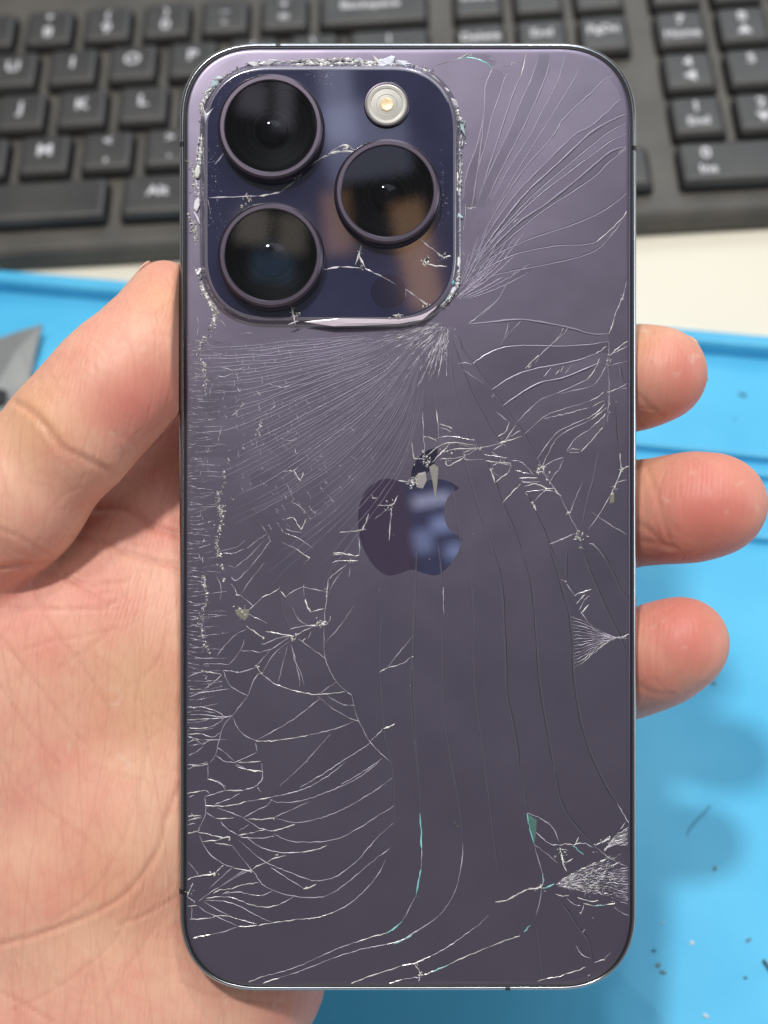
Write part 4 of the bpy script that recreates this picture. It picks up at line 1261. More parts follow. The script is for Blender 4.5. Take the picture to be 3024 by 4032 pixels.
flat = lab.ravel().tolist(); cur = 0; sizes = {}
for st0 in range(len(flat)):
    if flat[st0] != 0: continue
    cur += 1; stack = [st0]; flat[st0] = cur; n_ = 0
    while stack:
        i = stack.pop(); n_ += 1
        for j in (i-1, i+1, i-GY, i+GY):
            if flat[j] == 0: flat[j] = cur; stack.append(j)
    sizes[cur] = n_
lab = np.array(flat, np.int32).reshape(GX, GY)
keep = set(sorted((k for k in sizes if sizes[k]*CELL*CELL > 1.2), key=lambda k: -sizes[k])[:280])
lab = np.where(np.isin(lab, list(keep)), lab, 0)
for _ in range(14):                                   # let the pieces meet under the crack lines
    new = lab.copy()
    for ax_, sh in ((0, 1), (0, -1), (1, 1), (1, -1)):
        rl = np.roll(lab, sh, ax_); new = np.where((new <= 0) & (rl > 0), rl, new)
    lab = np.where(okc, new, 0)
gm = M['glass_back'].copy(); gm.name = 'frosted_glass_piece'
nt = gm.node_tree; ta_ = nt.nodes.new('ShaderNodeAttribute'); ta_.attribute_name = 'tilt'
vt = nt.nodes.new('ShaderNodeVectorTransform'); vt.vector_type = 'VECTOR'; vt.convert_from = 'OBJECT'; vt.convert_to = 'WORLD'
nt.links.new(ta_.outputs['Vector'], vt.inputs[0])
bn_ = [n_ for n_ in nt.nodes if n_.type == 'BUMP'][0]
va_ = nt.nodes.new('ShaderNodeVectorMath'); va_.operation = 'ADD'; nt.links.new(bn_.outputs[0], va_.inputs[0]); nt.links.new(vt.outputs[0], va_.inputs[1])
vn_ = nt.nodes.new('ShaderNodeVectorMath'); vn_.operation = 'NORMALIZE'; nt.links.new(va_.outputs[0], vn_.inputs[0])
nt.links.new(vn_.outputs[0], nt.nodes['Principled BSDF'].inputs['Normal'])
npiece = 0
for k in sorted(keep):
    cells = np.argwhere(lab == k)
    if len(cells) == 0: continue
    V, F = [], []
    order = cells[np.lexsort((cells[:, 1], cells[:, 0]))]; i = 0
    while i < len(order):
        j = i
        while j+1 < len(order) and order[j+1][0] == order[i][0] and order[j+1][1] == order[j][1]+1: j += 1
        xa = gx0+order[i][0]*CELL; ya = gy0+order[i][1]*CELL; yb_ = gy0+(order[j][1]+1)*CELL; b0 = len(V)
        V += [(xa*MM, ya*MM, .006*MM), ((xa+CELL)*MM, ya*MM, .006*MM), ((xa+CELL)*MM, yb_*MM, .006*MM), (xa*MM, yb_*MM, .006*MM)]; F.append((b0, b0+1, b0+2, b0+3)); i = j+1
    area_ = len(cells)*CELL*CELL; sg = .011 if area_ < 60 else (.007 if area_ < 400 else .003)
    o = mesh('glass_piece', V, F, gm, back)
    at_ = o.data.attributes.new('tilt', 'FLOAT_VECTOR', 'POINT')
    at_.data.foreach_set('vector', np.tile(np.array([rnd.gauss(0, sg), rnd.gauss(0, sg), 0], np.float32), (len(V), 1)).ravel()); npiece += 1
print('glass pieces', npiece)
gp = mesh('crack_gaps', GAPV, GAPF, M['gasket'], back); gp['kind'] = 'stuff'
FA.build('fan_cracks', M['faint'], back, 'stuff'); FB.build('fine_cracks', M['fracture'], back, 'stuff')

# cracks crossing the polished plateau
for st, s in (('b', '650,700 700,640 780,585 830,565'), ('x', '820,562 870,550 960,548'), ('b', '830,552 905,512 960,540'), ('m', '165,800 300,795 440,790'), ('b', '440,790 500,782 560,768'), ('m', '165,812 178,890'), ('m', '560,768 640,705'),
              ('b', '790,1190 880,1175'), ('m', '880,1175 1000,1182'), ('b', '1000,1050 985,1110 968,1165'), ('b', '985,1110 1020,1182'), ('m', '1020,1185 1150,1250 1260,1310'), ('b', '1260,1310 1360,1385'), ('m', '1310,1020 1400,1090'),
              ('b', '1400,1085 1440,1120 1485,1118'), ('b', '1340,1140 1370,1165 1465,1175'), ('b', '620,1395 640,1490'), ('m', '600,1490 660,1470'), ('g', '300,500 200,620'), ('b', '1170,1440 1230,1438')):
    wd, hg, cl, mt = STY[st]; S = Strip(); S.add(px('K', T(s)), wd*1.6, hg, cl, z=ZPL+.03, jit=.8, vary=.6, clip=False)
    S.build('crack', M['fracture'], plat)

# chips: splinters of loose glass
CH_V, CH_F, CH_C = [], [], []
def chip(x, y, size, col, z=0.0):
    p = P(x, y, z)
    n = rnd.randint(3, 5); a0 = rnd.random()*6.28; el = rnd.uniform(.18, .75); ro = rnd.random()*3.14
    base = len(CH_V); pts = []
    for i in range(n):
        a = a0+2*math.pi*i/n+rnd.uniform(-.3, .3); r = size/2*rnd.uniform(.6, 1.2)
        u, v = r*math.cos(a), r*math.sin(a)*el
        pts.append((p[0]+u*math.cos(ro)-v*math.sin(ro), p[1]+u*math.sin(ro)+v*math.cos(ro)))
    for q in pts: CH_V.append((q[0]*MM, q[1]*MM, (z+.004)*MM))
    CH_V.append(((p[0]+rnd.uniform(-.2, .2)*size)*MM, (p[1]+rnd.uniform(-.2, .2)*size)*MM, (z+size*rnd.uniform(.18, .5))*MM))
    for i in range(n): CH_F.append((base+i, base+(i+1) % n, base+n))
    g = rnd.uniform(.28, 1.1)
    CH_C.extend([tuple(min(.9, c2*g) for c2 in col)]*(n+1))
def chips_along(crop, s, per, spread, smin, smax, z=0.0, cols=(WHITE, CREAM, LAV)):
    q = resample(px(crop, T(s)), per)
    for p in q:
        for _ in range(rnd.randint(1, 2)): chip(p[0]+rnd.gauss(0, spread), p[1]+rnd.gauss(0, spread), rnd.uniform(smin, smax), rnd.choice(cols), z)
def cluster(crop, x, y, n, spread, smin, smax, z=0.0, cols=(WHITE, CREAM, WHITE)):
    (qx, qy), = px(crop, [(x, y)])
    for _ in range(n): chip(qx+rnd.gauss(0, spread), qy+rnd.gauss(0, spread), rnd.uniform(smin, smax), rnd.choice(cols), z)
for s in ('265,0 280,70 265,150 230,210 178,260 168,320 195,390 212,450 210,560', '335,1090 325,1200 290,1260 300,1330 318,1400 300,1480 285,1560 305,1640', '580,760 570,800 555,850'):
    chips_along('A', s, 4, 5, .18, .62)
chips_along('D', '290,10 285,80 305,140', 6, 5, .15, .5)
chips_along('D', '200,270 205,350 220,440 190,520 185,580 200,640 200,690 210,730 230,780', 4, 5, .18, .6)
chips_along('D', '190,900 220,950 235,1000', 11, 3, .12, .4); chips_along('D', '200,1040 180,1130', 14, 3, .1, .3)
for a in ((315, 1340, 22, 9, .25, .75), (215, 405, 8, 8, .15, .45), (460, 925, 5, 5, .2, .45), (515, 908, 4, 4, .2, .4), (370, 1010, 5, 5, .2, .4), (395, 1275, 4, 5, .15, .4), (1425, 1310, 16, 12, .2, .6), (1560, 1165, 14, 12, .2, .6), (1610, 1140, 10, 9, .3, .7), (835, 1150, 3, 2, .2, .4), (455, 640, 4, 9, .15, .3), (270, 1440, 4, 5, .15, .35), (235, 250, 5, 6, .15, .4)): cluster('A', *a)
for a in ((320, 225, 10, 7, .3, .7), (340, 300, 6, 5, .25, .5), (455, 515, 22, 14, .2, .7), (965, 585, 16, 9, .3, .8), (785, 680, 10, 7, .25, .6), (1000, 380, 8, 7, .25, .5), (590, 680, 4, 3, .25, .5), (1155, 188, 8, 6, .25, .6), (555, 870, 5, 4, .2, .5), (590, 910, 4, 4, .2, .4), (735, 415, 3, 3, .2, .4), (900, 512, 3, 2, .2, .4), (705, 770, 3, 4, .15, .3), (895, 158, 3, 3, .25, .5), (1350, 372, 1, 0, .2, .25), (1180, 482, 1, 0, .25, .3), (1550, 994, 1, 0, .25, .3), (877, 1492, 1, 0, .3, .35), (1120, 1036, 1, 0, .3, .4), (232, 1606, 1, 0, .3, .35), (545, 1355, 3, 3, .25, .4)): cluster('D', *a)
for a in ((205, 1020, 26, 13, .25, .8), (130, 1150, 14, 10, .25, .7), (960, 1080, 18, 11, .3, .8), (1005, 1140, 6, 8, .2, .5), (1220, 1510, 22, 12, .3, .8), (1225, 1580, 8, 6, .2, .5), (700, 905, 14, 10, .2, .5), (640, 1075, 5, 5, .3, .6), (1405, 365, 12, 8, .25, .6), (1410, 570, 4, 4, .2, .4), (1398, 640, 5, 6, .15, .35), (1398, 690, 4, 5, .15, .35), (1455, 632, 3, 3, .2, .4), (1485, 1080, 5, 4, .2, .5), (1440, 1190, 8, 8, .2, .5), (905, 1295, 4, 4, .3, .6), (1140, 1362, 4, 4, .25, .5), (560, 930, 8, 8, .2, .5), (460, 970, 6, 6, .2, .5), (330, 960, 10, 14, .2, .5), (350, 1010, 6, 6, .2, .5), (520, 1495, 1, 0, .2, .3), (990, 1210, 5, 5, .25, .5), (700, 1030, 7, 8, .2, .5), (870, 410, 4, 4, .3, .5), (235, 325, 6, 10, .15, .4), (370, 190, 8, 12, .15, .4)): cluster('C', *a)
for a in ((230, 168, 2, 2, .3, .5), (1125, 318, 2, 2, .25, .4), (122, 805, 2, 1, .25, .4), (116, 877, 1, 0, .2, .25), (107, 994, 1, 0, .25, .3), (126, 672, 1, 0, .25, .3)): cluster('E', *a)
for a in ((515, 712, 4, 3, .25, .5), (265, 730, 8, 7, .25, .6), (365, 492, 5, 4, .25, .5), (880, 828, 4, 4, .25, .5), (660, 372, 2, 2, .2, .35), (110, 860, 5, 7, .2, .5), (680, 607, 3, 3, .2, .4), (1620, 1392, 5, 4, .3, .6), (595, 440, 3, 3, .2, .4), (145, 912, 3, 3, .2, .4)): cluster('F', *a)
for a in ((955, 820, 10, 8, .3, .7), (1105, 600, 14, 14, .2, .6), (1440, 920, 6, 6, .25, .5), (1395, 510, 8, 10, .25, .6), (1120, 665, 5, 6, .2, .45), (1222, 990, 2, 2, .25, .4), (1425, 770, 8, 8, .15, .4), (1340, 545, 6, 12, .15, .4), (180, 1395, 6, 5, .3, .6), (1372, 1292, 2, 2, .25, .4), (150, 1330, 4, 4, .2, .4)): cluster('G', *a)
cluster('G', 1300, 1020, 1, 0, .8, 1.0, cols=(GREY,)); cluster('G', 150, 880, 3, 6, .3, .7, cols=((.12, .17, .14),)); cluster('G', 412, 410, 3, 6, .6, 1.1, cols=((.12, .16, .10),))
cluster('B', 1490, 1700, 5, 5, .2, .5); cluster('B', 1420, 248, 3, 4, .2, .5); cluster('B', 500, 105, 5, 5, .25, .6)
# broken lip round the plateau
chips_along('K', '140,400 130,300 170,230 240,150 330,100', 34, 7, .2, .6, .35); chips_along('K', '330,85 500,65 700,55 900,55 1100,60 1230,75', 45, 6, .2, .55, .3)
chips_along('K', '1230,75 1300,90 1370,110 1350,150', 9, 9, .25, .8, .3); chips_along('K', '1350,150 1350,200 1420,290 1490,350 1550,420', 8, 8, .25, .8, .5)
chips_along('K', '1545,420 1550,520 1530,640 1535,760 1520,900 1525,980', 22, 6, .2, .6, .3); chips_along('K', '1525,980 1530,1100 1500,1180 1520,1260 1500,1330', 8, 8, .2, .7, .3)
chips_along('K', '1500,1330 1440,1370 1380,1390 1290,1440', 7, 9, .2, .7, .6); chips_along('K', '60,600 85,720 60,880 85,1000', 20, 6, .2, .6, .1); chips_along('K', '105,1170 130,1300 190,1400 195,1490 120,1600', 9, 6, .2, .6, .05)
RS = Strip()
for s_, zz in (('330,100 240,150 170,230 130,300 140,380', .5), ('140,380 125,520 105,700', .25), ('330,88 500,66 700,56 900,56 1100,62 1230,78', .35), ('340,100 520,84 720,76 900,74 1100,82', .9), ('1200,70 1300,95 1380,140 1450,220 1510,310 1555,420', .35), ('1300,110 1370,170 1430,270 1490,350', .9), ('1550,420 1548,520 1530,640 1535,760 1522,900 1525,1000 1510,1150', .3),
               ('1500,480 1500,700 1495,900 1490,1100', 1.0), ('1520,1160 1530,1240 1490,1330 1420,1385 1300,1440', .4), ('1470,1240 1420,1330 1330,1410', 1.1), ('100,1170 130,1300 190,1400 195,1480 140,1570', .03), ('60,560 90,700 120,820', .03), ('60,880 85,960 100,1050', .03)):
    for k_ in range(4):
        pt_ = [(x_+rnd.gauss(0, 9), y_+rnd.gauss(0, 9)) for x_, y_ in T(s_)]
        pts_ = smooth_open(pt_, 8); i0 = rnd.randint(0, len(pts_)//2); i1 = min(len(pts_), i0+rnd.randint(len(pts_)//4, len(pts_)))
        RS.add(px('K', [tuple(p_) for p_ in pts_[i0:i1]]), rnd.uniform(.14, .55), rnd.uniform(.05, .14), rnd.choice((LAV, WHITE, WHITE, (.55, .55, .55))), z=zz, jit=.9, vary=.8, clip=False, step=14)
RS.add(px('K', T('1470,1200 1480,1240 1500,1270')), .8, .1, (.15, .55, .62), z=1.2, clip=False); RS.add(px('K', T('1350,220 1400,270 1440,340')), .7, .1, (.16, .35, .33), z=1.45, clip=False)
RS.build('broken_lip', M['fracture'], rim, 'stuff')
cluster('K', 165, 350, 8, 10, .4, 1.0, .9); cluster('K', 430, 100, 8, 12, .2, .6, 1.2)
for a in ((385, 805, 12, 9, .25, .7), (340, 840, 6, 8, .2, .5), (915, 530, 12, 9, .25, .8), (990, 1100, 6, 9, .25, .6), (1000, 1165, 8, 7, .2, .6), (1350, 1140, 14, 10, .2, .6), (1440, 1115, 12, 10, .2, .6), (640, 1430, 12, 11, .25, .8), (635, 690, 7, 6, .2, .6), (1350, 1375, 7, 8, .25, .7), (1200, 1440, 6, 10, .25, .7)): cluster('K', *a, z=ZPL+.03)
# glass dust on the plateau
def dust(x0, y0, sx, sy, n, smax=.22):
    for _ in range(n):
        (qx, qy), = px('K', [(rnd.gauss(x0, sx), rnd.gauss(y0, sy))]); chip(qx, qy, rnd.uniform(.07, smax), rnd.choice((LAV, WHITE, GREY)), ZPL+.03)
dust(760, 130, 55, 30, 90); dust(205, 640, 30, 80, 70); dust(210, 900, 30, 90, 60); dust(1440, 760, 18, 110, 80); dust(250, 260, 25, 50, 30); dust(330, 145, 50, 25, 40); dust(850, 420, 300, 300, 40, .15)
for _ in range(420):
    q_ = rnd.choice(ALLPOLY); p_ = q_[rnd.randint(0, len(q_)-1)]; x_, y_ = p_[0]+rnd.gauss(0, 45), p_[1]+rnd.gauss(0, 45); w_ = P(x_, y_)
    if inside_back(w_[0], w_[1]) and not on_plateau(w_[0], w_[1]): chip(x_, y_, rnd.uniform(.04, .13), rnd.choice((LAV, WHITE, GREY)), .006)
o = mesh('glass_chips', CH_V, CH_F, M['fracture'], back); o['kind'] = 'stuff'
ca = o.data.color_attributes.new('col', 'FLOAT_COLOR', 'POINT'); ca.data.foreach_set('color', np.array([(*c2, 1) for c2 in CH_C], dtype=np.float32).ravel())
# larger loose shards (logo wedge, teal sliver) and a painted rim highlight
def shard(name, crop, s, z, h, col):
    q = [P(*p, 0) for p in px(crop, T(s))]; n = len(q); cx_ = sum(p[0] for p in q)/n; cy_ = sum(p[1] for p in q)/n
    V = [(p[0]*MM, p[1]*MM, (z+.01)*MM) for p in q]+[((p[0]*.7+cx_*.3)*MM, (p[1]*.7+cy_*.3)*MM, (z+h*(.5+.5*rnd.random()))*MM) for p in q]
    F = [(i, (i+1) % n, n+(i+1) % n, n+i) for i in range(n)]+[tuple(range(n, 2*n))]
    o = mesh(name, V, F, M['fracture'], back); ca = o.data.color_attributes.new('col', 'FLOAT_COLOR', 'POINT')
    ca.data.foreach_set('color', np.array([(*col, 1)]*(2*n), dtype=np.float32).ravel())
def rim_shards(s_, n_, z, smin, smax):
    q_ = smooth_open(T(s_), 10)
    for _ in range(int(n_*.6)):
        i_ = rnd.randint(0, len(q_)-2); p_ = q_[i_]; t_ = q_[i_+1]-p_; t_ = t_/(np.linalg.norm(t_)+1e-6); n2_ = np.array([-t_[1], t_[0]])
        ln2 = rnd.uniform(smin, smax); wd2 = ln2*rnd.uniform(.15, .5); k_ = rnd.randint(4, 6); pts_ = []
        ro_ = rnd.gauss(0, .35); c_, s2_ = math.cos(ro_), math.sin(ro_); a0_ = rnd.random()
        for m_ in range(k_):
            a_ = 2*math.pi*(m_+a0_)/k_+rnd.uniform(-.3, .3); u_, v_ = ln2*math.cos(a_), wd2*math.sin(a_); u_, v_ = u_*c_-v_*s2_, u_*s2_+v_*c_
            w_ = p_+t_*u_+n2_*(v_+0); pts_.append('%.1f,%.1f' % tuple(w_+n2_*0))
        g_ = rnd.choice((.2, .35, .5, .6, .7, .78)); tint = rnd.choice(((1, .97, 1.05), (1, 1, .96), (.92, .95, 1.1), (.75, 1.0, 1.05)))
        shard('glass_shard_or_glint', 'K', ' '.join(pts_), z+rnd.uniform(-.1, .1), rnd.uniform(.08, .3), tuple(min(.85, g_*t2) for t2 in tint))
rim_shards('330,95 240,145 165,225 130,310', 9, .5, 18, 45); rim_shards('340,85 520,66 760,58 1000,58 1220,72', 16, .45, 20, 60)
rim_shards('1220,72 1310,92 1390,145 1460,230 1520,320 1555,420', 18, .5, 16, 45); rim_shards('1550,430 1545,560 1530,700 1530,900 1525,1080', 14, .4, 16, 50)
rim_shards('1525,1080 1520,1200 1500,1300 1450,1370 1380,1410', 16, .6, 14, 40); rim_shards('120,420 110,620 105,820 110,1000', 8, .35, 18, 50); rim_shards('110,1160 140,1300 185,1400 200,1470', 8, .1, 12, 30)
shard('glass_shard_or_glint', 'K', '690,1482 790,1466 1000,1463 1230,1461 1300,1440 1390,1398 1430,1360 1400,1410 1330,1470 1200,1492 1000,1502 850,1505', 1.3, .25, (.62, .54, .62))  # highlight on the lower rim, painted as a pale pinkish strip
shard('glass_shard_or_glint', 'K', '135,320 165,360 215,315 190,350 158,412 150,380', 1.5, .3, (.45, .44, .55))
shard('glass_shard_or_glint', 'C', '232,1060 262,1040 292,1062 286,1160 272,1285 258,1180', .012, .06, (.24, .23, .21))
shard('glass_shard_or_glint', 'C', '140,1140 160,1100 210,1090 215,1150 190,1200 160,1195', .012, .08, (.30, .28, .28))
shard('glass_shard_or_glint', 'G', '872,338 935,378 930,460 918,540', 0, .08, (.07, .16, .14))
shard('glass_shard_or_glint', 'C', '1415,1235 1440,1225 1440,1290 1410,1300', 0, .08, (.20, .19, .15))
shard('glass_shard_or_glint', 'D', '405,500 500,495 495,540 470,570 420,535', 0, .06, (.20, .19, .16))

# ================================================================== hand
def Q(x, y, z, r): return (*P(x, y, z), r)
palm_chains = [
    [Q(-220, 2330, -14, 15), Q(120, 2850, -20.5, 19.5), Q(230, 3400, -22.5, 20.5), Q(160, 4000, -26, 22), Q(-500, 5000, -38, 25)],
    [Q(520, 2560, -20.5, 15.5), Q(590, 3200, -22, 17.5), Q(560, 3850, -24, 18.5), Q(-150, 5100, -40, 24)],
    [Q(560, 3850, -24, 18), Q(930, 3830, -23.5, 14), Q(1120, 3200, -22, 13), Q(1350, 2800, -21.5, 11.5)],
    [Q(250, 2500, -24, 14), Q(560, 2150, -25.5, 13), Q(900, 1800, -24, 12), Q(1250, 1450, -22.5, 11)],
    [Q(590, 3100, -22, 15), Q(1100, 2350, -22, 13), Q(1450, 1900, -22, 12)],
    [Q(600, 3250, -22, 15), Q(1450, 2350, -21.5, 12)],
    [Q(-120, 2560, -14.5, 14.5), Q(330, 2450, -18, 13.2), Q(620, 2520, -19.5, 13.5)],
    [Q(560, 2150, -25, 13), Q(1000, 2500, -22, 13), Q(1300, 2200, -22, 12)],
]
fingers = [
    [Q(1250, 1450, -22.5, 10.5), Q(1650, 1250, -21, 9), Q(1950, 1130, -18.5, 8.3), Q(2150, 1080, -17, 7.4)],
    [Q(1450, 1900, -22, 11), Q(2050, 1640, -25, 9), Q(2440, 1498, -17.5, 8.0), Q(2530, 1482, -12.5, 7.6), Q(2603, 1472, -8.5, 7.35)],
    [Q(1450, 2350, -21.5, 11), Q(2080, 2100, -27, 9.2), Q(2420, 2030, -21, 8.7), Q(2600, 2012, -14.0, 8.0), Q(2740, 1995, -9.5, 8.1), Q(2830, 1985, -7.5, 7.7)],
    [Q(1350, 2800, -21.5, 10.5), Q(1950, 2790, -25, 8.7), Q(2330, 2690, -21.5, 8.0), Q(2505, 2618, -15, 7.65), Q(2610, 2570, -10.5, 7.6), Q(2693, 2530, -8, 7.2)],
]
thumb = [Q(-260, 2270, -10, 13.5), Q(50, 1960, -1.5, 10.6), Q(295, 1693, 1.2, 9.35), Q(450, 1520, .6, 9.3), Q(575, 1395, -1.2, 8.7), Q(640, 1240, -2.6, 6.4), Q(650, 1135, -3.2, 4.1)]
f32 = np.float32
def cone(p, a, b2):
    a3, ra, b3, rb = np.array(a[:3], f32), a[3], np.array(b2[:3], f32), b2[3]
    ba = b3-a3; pa = p-a3; t = np.clip(pa@ba/f32(ba@ba), 0, 1)
    d = pa-t[:, None]*ba
    return np.sqrt((d*d).sum(1))-(ra+t*(rb-ra))
def smin(a, b2, k):
    h = np.maximum(k-np.abs(a-b2), 0)/k
    return np.minimum(a, b2)-h*h*k*f32(.25)
def chain(p, ch, k):
    d = None
    for a, b2 in zip(ch[:-1], ch[1:]):
        c2 = cone(p, a, b2); d = c2 if d is None else smin(d, c2, k)
    return d
def phone_sdf(p):
    hx, hy, r = PW/2, PH/2, PR
    qx = np.abs(p[:, 0])-(hx-r); qy = np.abs(p[:, 1])-(hy-r)
    d2 = np.sqrt(np.maximum(qx, 0)**2+np.maximum(qy, 0)**2)+np.minimum(np.maximum(qx, qy), 0)-r
    dz = np.abs(p[:, 2]-6.0)-13.97       # nothing of the hand reaches over the back either
    return np.maximum(d2, dz)
def hand_sdf(p):
    d = None
    for ch in palm_chains:
        c2 = chain(p, ch, 6.0); d = c2 if d is None else smin(d, c2, 11.0)
    for i, ch in enumerate(fingers): d = smin(d, chain(p, ch, 3.5), 5.0)
    d = smin(d, chain(p, thumb, 4.0), 1.5)
    e = phone_sdf(p)
    return np.maximum(d, -e+f32(.03))
STEP, COARSE = 0.5, 4
lo = np.array([-112, -142, -68], f32); hi = np.array([60, 47, 15], f32)
nc = np.ceil((hi-lo)/(STEP*COARSE)).astype(int); nf = nc*COARSE
cg = np.stack(np.meshgrid(*[np.arange(n)+.5 for n in nc], indexing='ij'), -1).reshape(-1, 3).astype(f32)*STEP*COARSE+lo
dc = hand_sdf(cg)
near = np.abs(dc) < STEP*COARSE*1.75
D = np.where(dc < 0, -9, 9).astype(f32).reshape(nc)
D = np.repeat(np.repeat(np.repeat(D, COARSE, 0), COARSE, 1), COARSE, 2)
ci = np.argwhere(near.reshape(nc)); off = np.stack(np.meshgrid(*[np.arange(COARSE)]*3, indexing='ij'), -1).reshape(-1, 3)
fi = (ci[:, None, :]*COARSE+off[None]).reshape(-1, 3)
dv = np.empty(len(fi), f32)
for s0 in range(0, len(fi), 400000):
    dv[s0:s0+400000] = hand_sdf((fi[s0:s0+400000].astype(f32)+.5)*STEP+lo)
D[fi[:, 0], fi[:, 1], fi[:, 2]] = dv
ins = D < 0
cnt8 = sum(ins[i:ins.shape[0]-1+i, j:ins.shape[1]-1+j, k:ins.shape[2]-1+k].astype(np.int8) for i in (0, 1) for j in (0, 1) for k in (0, 1))
act = (cnt8 > 0) & (cnt8 < 8)
ac = np.argwhere(act); vid = np.full(act.shape, -1, np.int32); vid[ac[:, 0], ac[:, 1], ac[:, 2]] = np.arange(len(ac))
cor = [(i, j, k) for i in (0, 1) for j in (0, 1) for k in (0, 1)]
val = {c2: D[ac[:, 0]+c2[0], ac[:, 1]+c2[1], ac[:, 2]+c2[2]] for c2 in cor}
acc = np.zeros((len(ac), 3)); num = np.zeros(len(ac))
for c1 in cor:
    for ax_ in range(3):
        if c1[ax_]: continue
        c2 = tuple(1 if q == ax_ else c1[q] for q in range(3))
        va, vb = val[c1], val[c2]; x_ = (va < 0) != (vb < 0)
        t = np.where(x_, va/np.where(x_, va-vb, 1), 0)
        pt = np.tile(np.array(c1, float), (len(ac), 1)); pt[:, ax_] += t
        acc += pt*x_[:, None]; num += x_
HV = (ac+acc/num[:, None]+.5)*STEP+lo
quads = []
for ax_ in range(3):
    o1, o2 = [q for q in range(3) if q != ax_]
    sl = [slice(None)]*3; sl2 = list(sl); sl[ax_] = slice(0, -1); sl2[ax_] = slice(1, None)
    A_, B_ = ins[tuple(sl)], ins[tuple(sl2)]
    e = np.argwhere(A_ != B_)
    e = e[(e[:, o1] > 0) & (e[:, o2] > 0) & (e[:, o1] < act.shape[o1]) & (e[:, o2] < act.shape[o2])]
    fl_ = A_[e[:, 0], e[:, 1], e[:, 2]]
    def idx(d1, d2):
        q = e.copy(); q[:, o1] += d1; q[:, o2] += d2; return vid[q[:, 0], q[:, 1], q[:, 2]]
    q4 = np.stack([idx(-1, -1), idx(0, -1), idx(0, 0), idx(-1, 0)], 1)
    flip = fl_ if ax_ != 1 else ~fl_
    q4 = np.where(flip[:, None], q4, q4[:, ::-1])
    quads.append(q4)
HQ = np.concatenate(quads); HQ = HQ[(HQ >= 0).all(1)]
# normals from the field
def grad(p):
    p = p.astype(f32); h = f32(.35); g = np.empty(p.shape, f32)
    for i in range(3):
        d_ = np.zeros(3, f32); d_[i] = h; g[:, i] = hand_sdf(p+d_)-hand_sdf(p-d_)
    return g/(np.linalg.norm(g, axis=1, keepdims=True)+1e-9)
NR = grad(HV)
dpz = PD-HV[:, 2]
SX = (HV[:, 0]+PX0)*FPX/dpz+1512; SY = 2016-(HV[:, 1]+PY0)*FPX/dpz
front = np.clip((NR[:, 2]-.02)/.2, 0, 1)
def poly_dist(pts):
    pts = np.array(smooth_open(pts, 5) if len(pts) > 2 else pts, float); best = np.full(len(SX), 1e9)
    bb = (SX > pts[:, 0].min()-90) & (SX < pts[:, 0].max()+90) & (SY > pts[:, 1].min()-90) & (SY < pts[:, 1].max()+90)
    xs, ys = SX[bb], SY[bb]; bs = np.full(len(xs), 1e9)
    for a, b3 in zip(pts[:-1], pts[1:]):
        ab = b3-a; t = np.clip(((xs-a[0])*ab[0]+(ys-a[1])*ab[1])/(ab@ab+1e-9), 0, 1)
        bs = np.minimum(bs, np.hypot(xs-a[0]-t*ab[0], ys-a[1]-t*ab[1]))
    best[bb] = bs; return best
disp = np.zeros(len(HV)); crease = np.zeros(len(HV)); flake = np.zeros(len(HV))
def add_crease(pts, wid, depth, tint=.5):
    global disp, crease
    d_ = poly_dist(pts); g = np.exp(-(d_/wid)**2)*front
    depth = depth*.42; tint = tint*.75
    disp = disp-depth*g+depth*.25*np.exp(-((d_-2.2*wid)/(1.4*wid))**2)*front
    crease = np.maximum(crease, tint*np.exp(-(d_/(wid*.8))**2)*front)
def c5(s): return [(x/1.2077, 2200+y/1.2077) for x, y in T(s)]
def c4(s): return [(x/1.58, 900+y/1.58) for x, y in T(s)]
add_crease(c4('95,1078 200,1140 300,1245 400,1365 520,1425 690,1510'), 12, .55, .4)
add_crease(c4('250,1190 330,1310 420,1420 500,1470'), 11, .2, .15)
add_crease(T('0,2238 60,2226 130,2224 190,2214 250,2190'), 10, .7, .3)
add_crease(c4('590,1745 750,1740 860,1790 950,1850 1110,1905'), 16, .8, .5)
add_crease(c4('470,1910 650,1940 800,2020 1000,2080 1120,2100'), 13, .5, .35)
add_crease(c4('720,1540 800,1480 900,1400 1000,1310'), 10, .2, .2)
add_crease(c4('0,1870 120,1920 230,1990 330,2030'), 10, .3, .25)
for s, wd, dp, ti in (('160,120 250,330 400,520 520,720', 8, .28, .3), ('0,370 150,560 300,760 400,880', 8, .3, .3), ('0,600 150,830 280,980', 8, .28, .3), ('855,1070 790,1230 740,1400 600,1590 430,1690 200,1780 0,1835', 11, .5, .42),
                      ('700,900 640,1180 540,1420 420,1600 250,1720', 8, .25, .22), ('740,1400 640,1650 500,1860 250,2050 50,2150', 8, .25, .25), ('420,440 560,540 640,640 840,830', 7, .2, .2), ('800,350 740,500 680,560 640,680', 7, .2, .18),
                      ('850,1600 700,1690 560,1740', 8, .3, .3), ('0,950 150,1130 400,1330 480,1420', 7, .22, .2), ('300,60 420,160 500,220 560,200', 9, .35, .25), ('0,230 200,240 420,240 560,240', 8, .22, .2), ('100,440 260,390 400,370 560,330', 7, .18, .15),
                      ('280,520 400,440 520,360', 7, .18, .15), ('300,700 420,610 520,530', 6, .15, .12), ('0,2060 100,2110 250,2200', 8, .3, .3), ('60,20 240,70 420,120 600,110', 9, .3, .2), ('500,2100 640,1900 740,1750', 7, .18, .15), ('860,2010 960,2060 1100,2090 1350,2120', 9, .3, .3)):
    add_crease(c5(s), wd, dp, ti)
for s in ('2520,1560 2560,1600 2600,1640', '2505,2060 2560,2090 2620,2150', '2510,2130 2590,2140 2660,2160', '2550,1840 2600,1990 2640,2150', '2520,2700 2580,2730 2640,2735'):
    add_crease(T(s), 11, .22, .2)
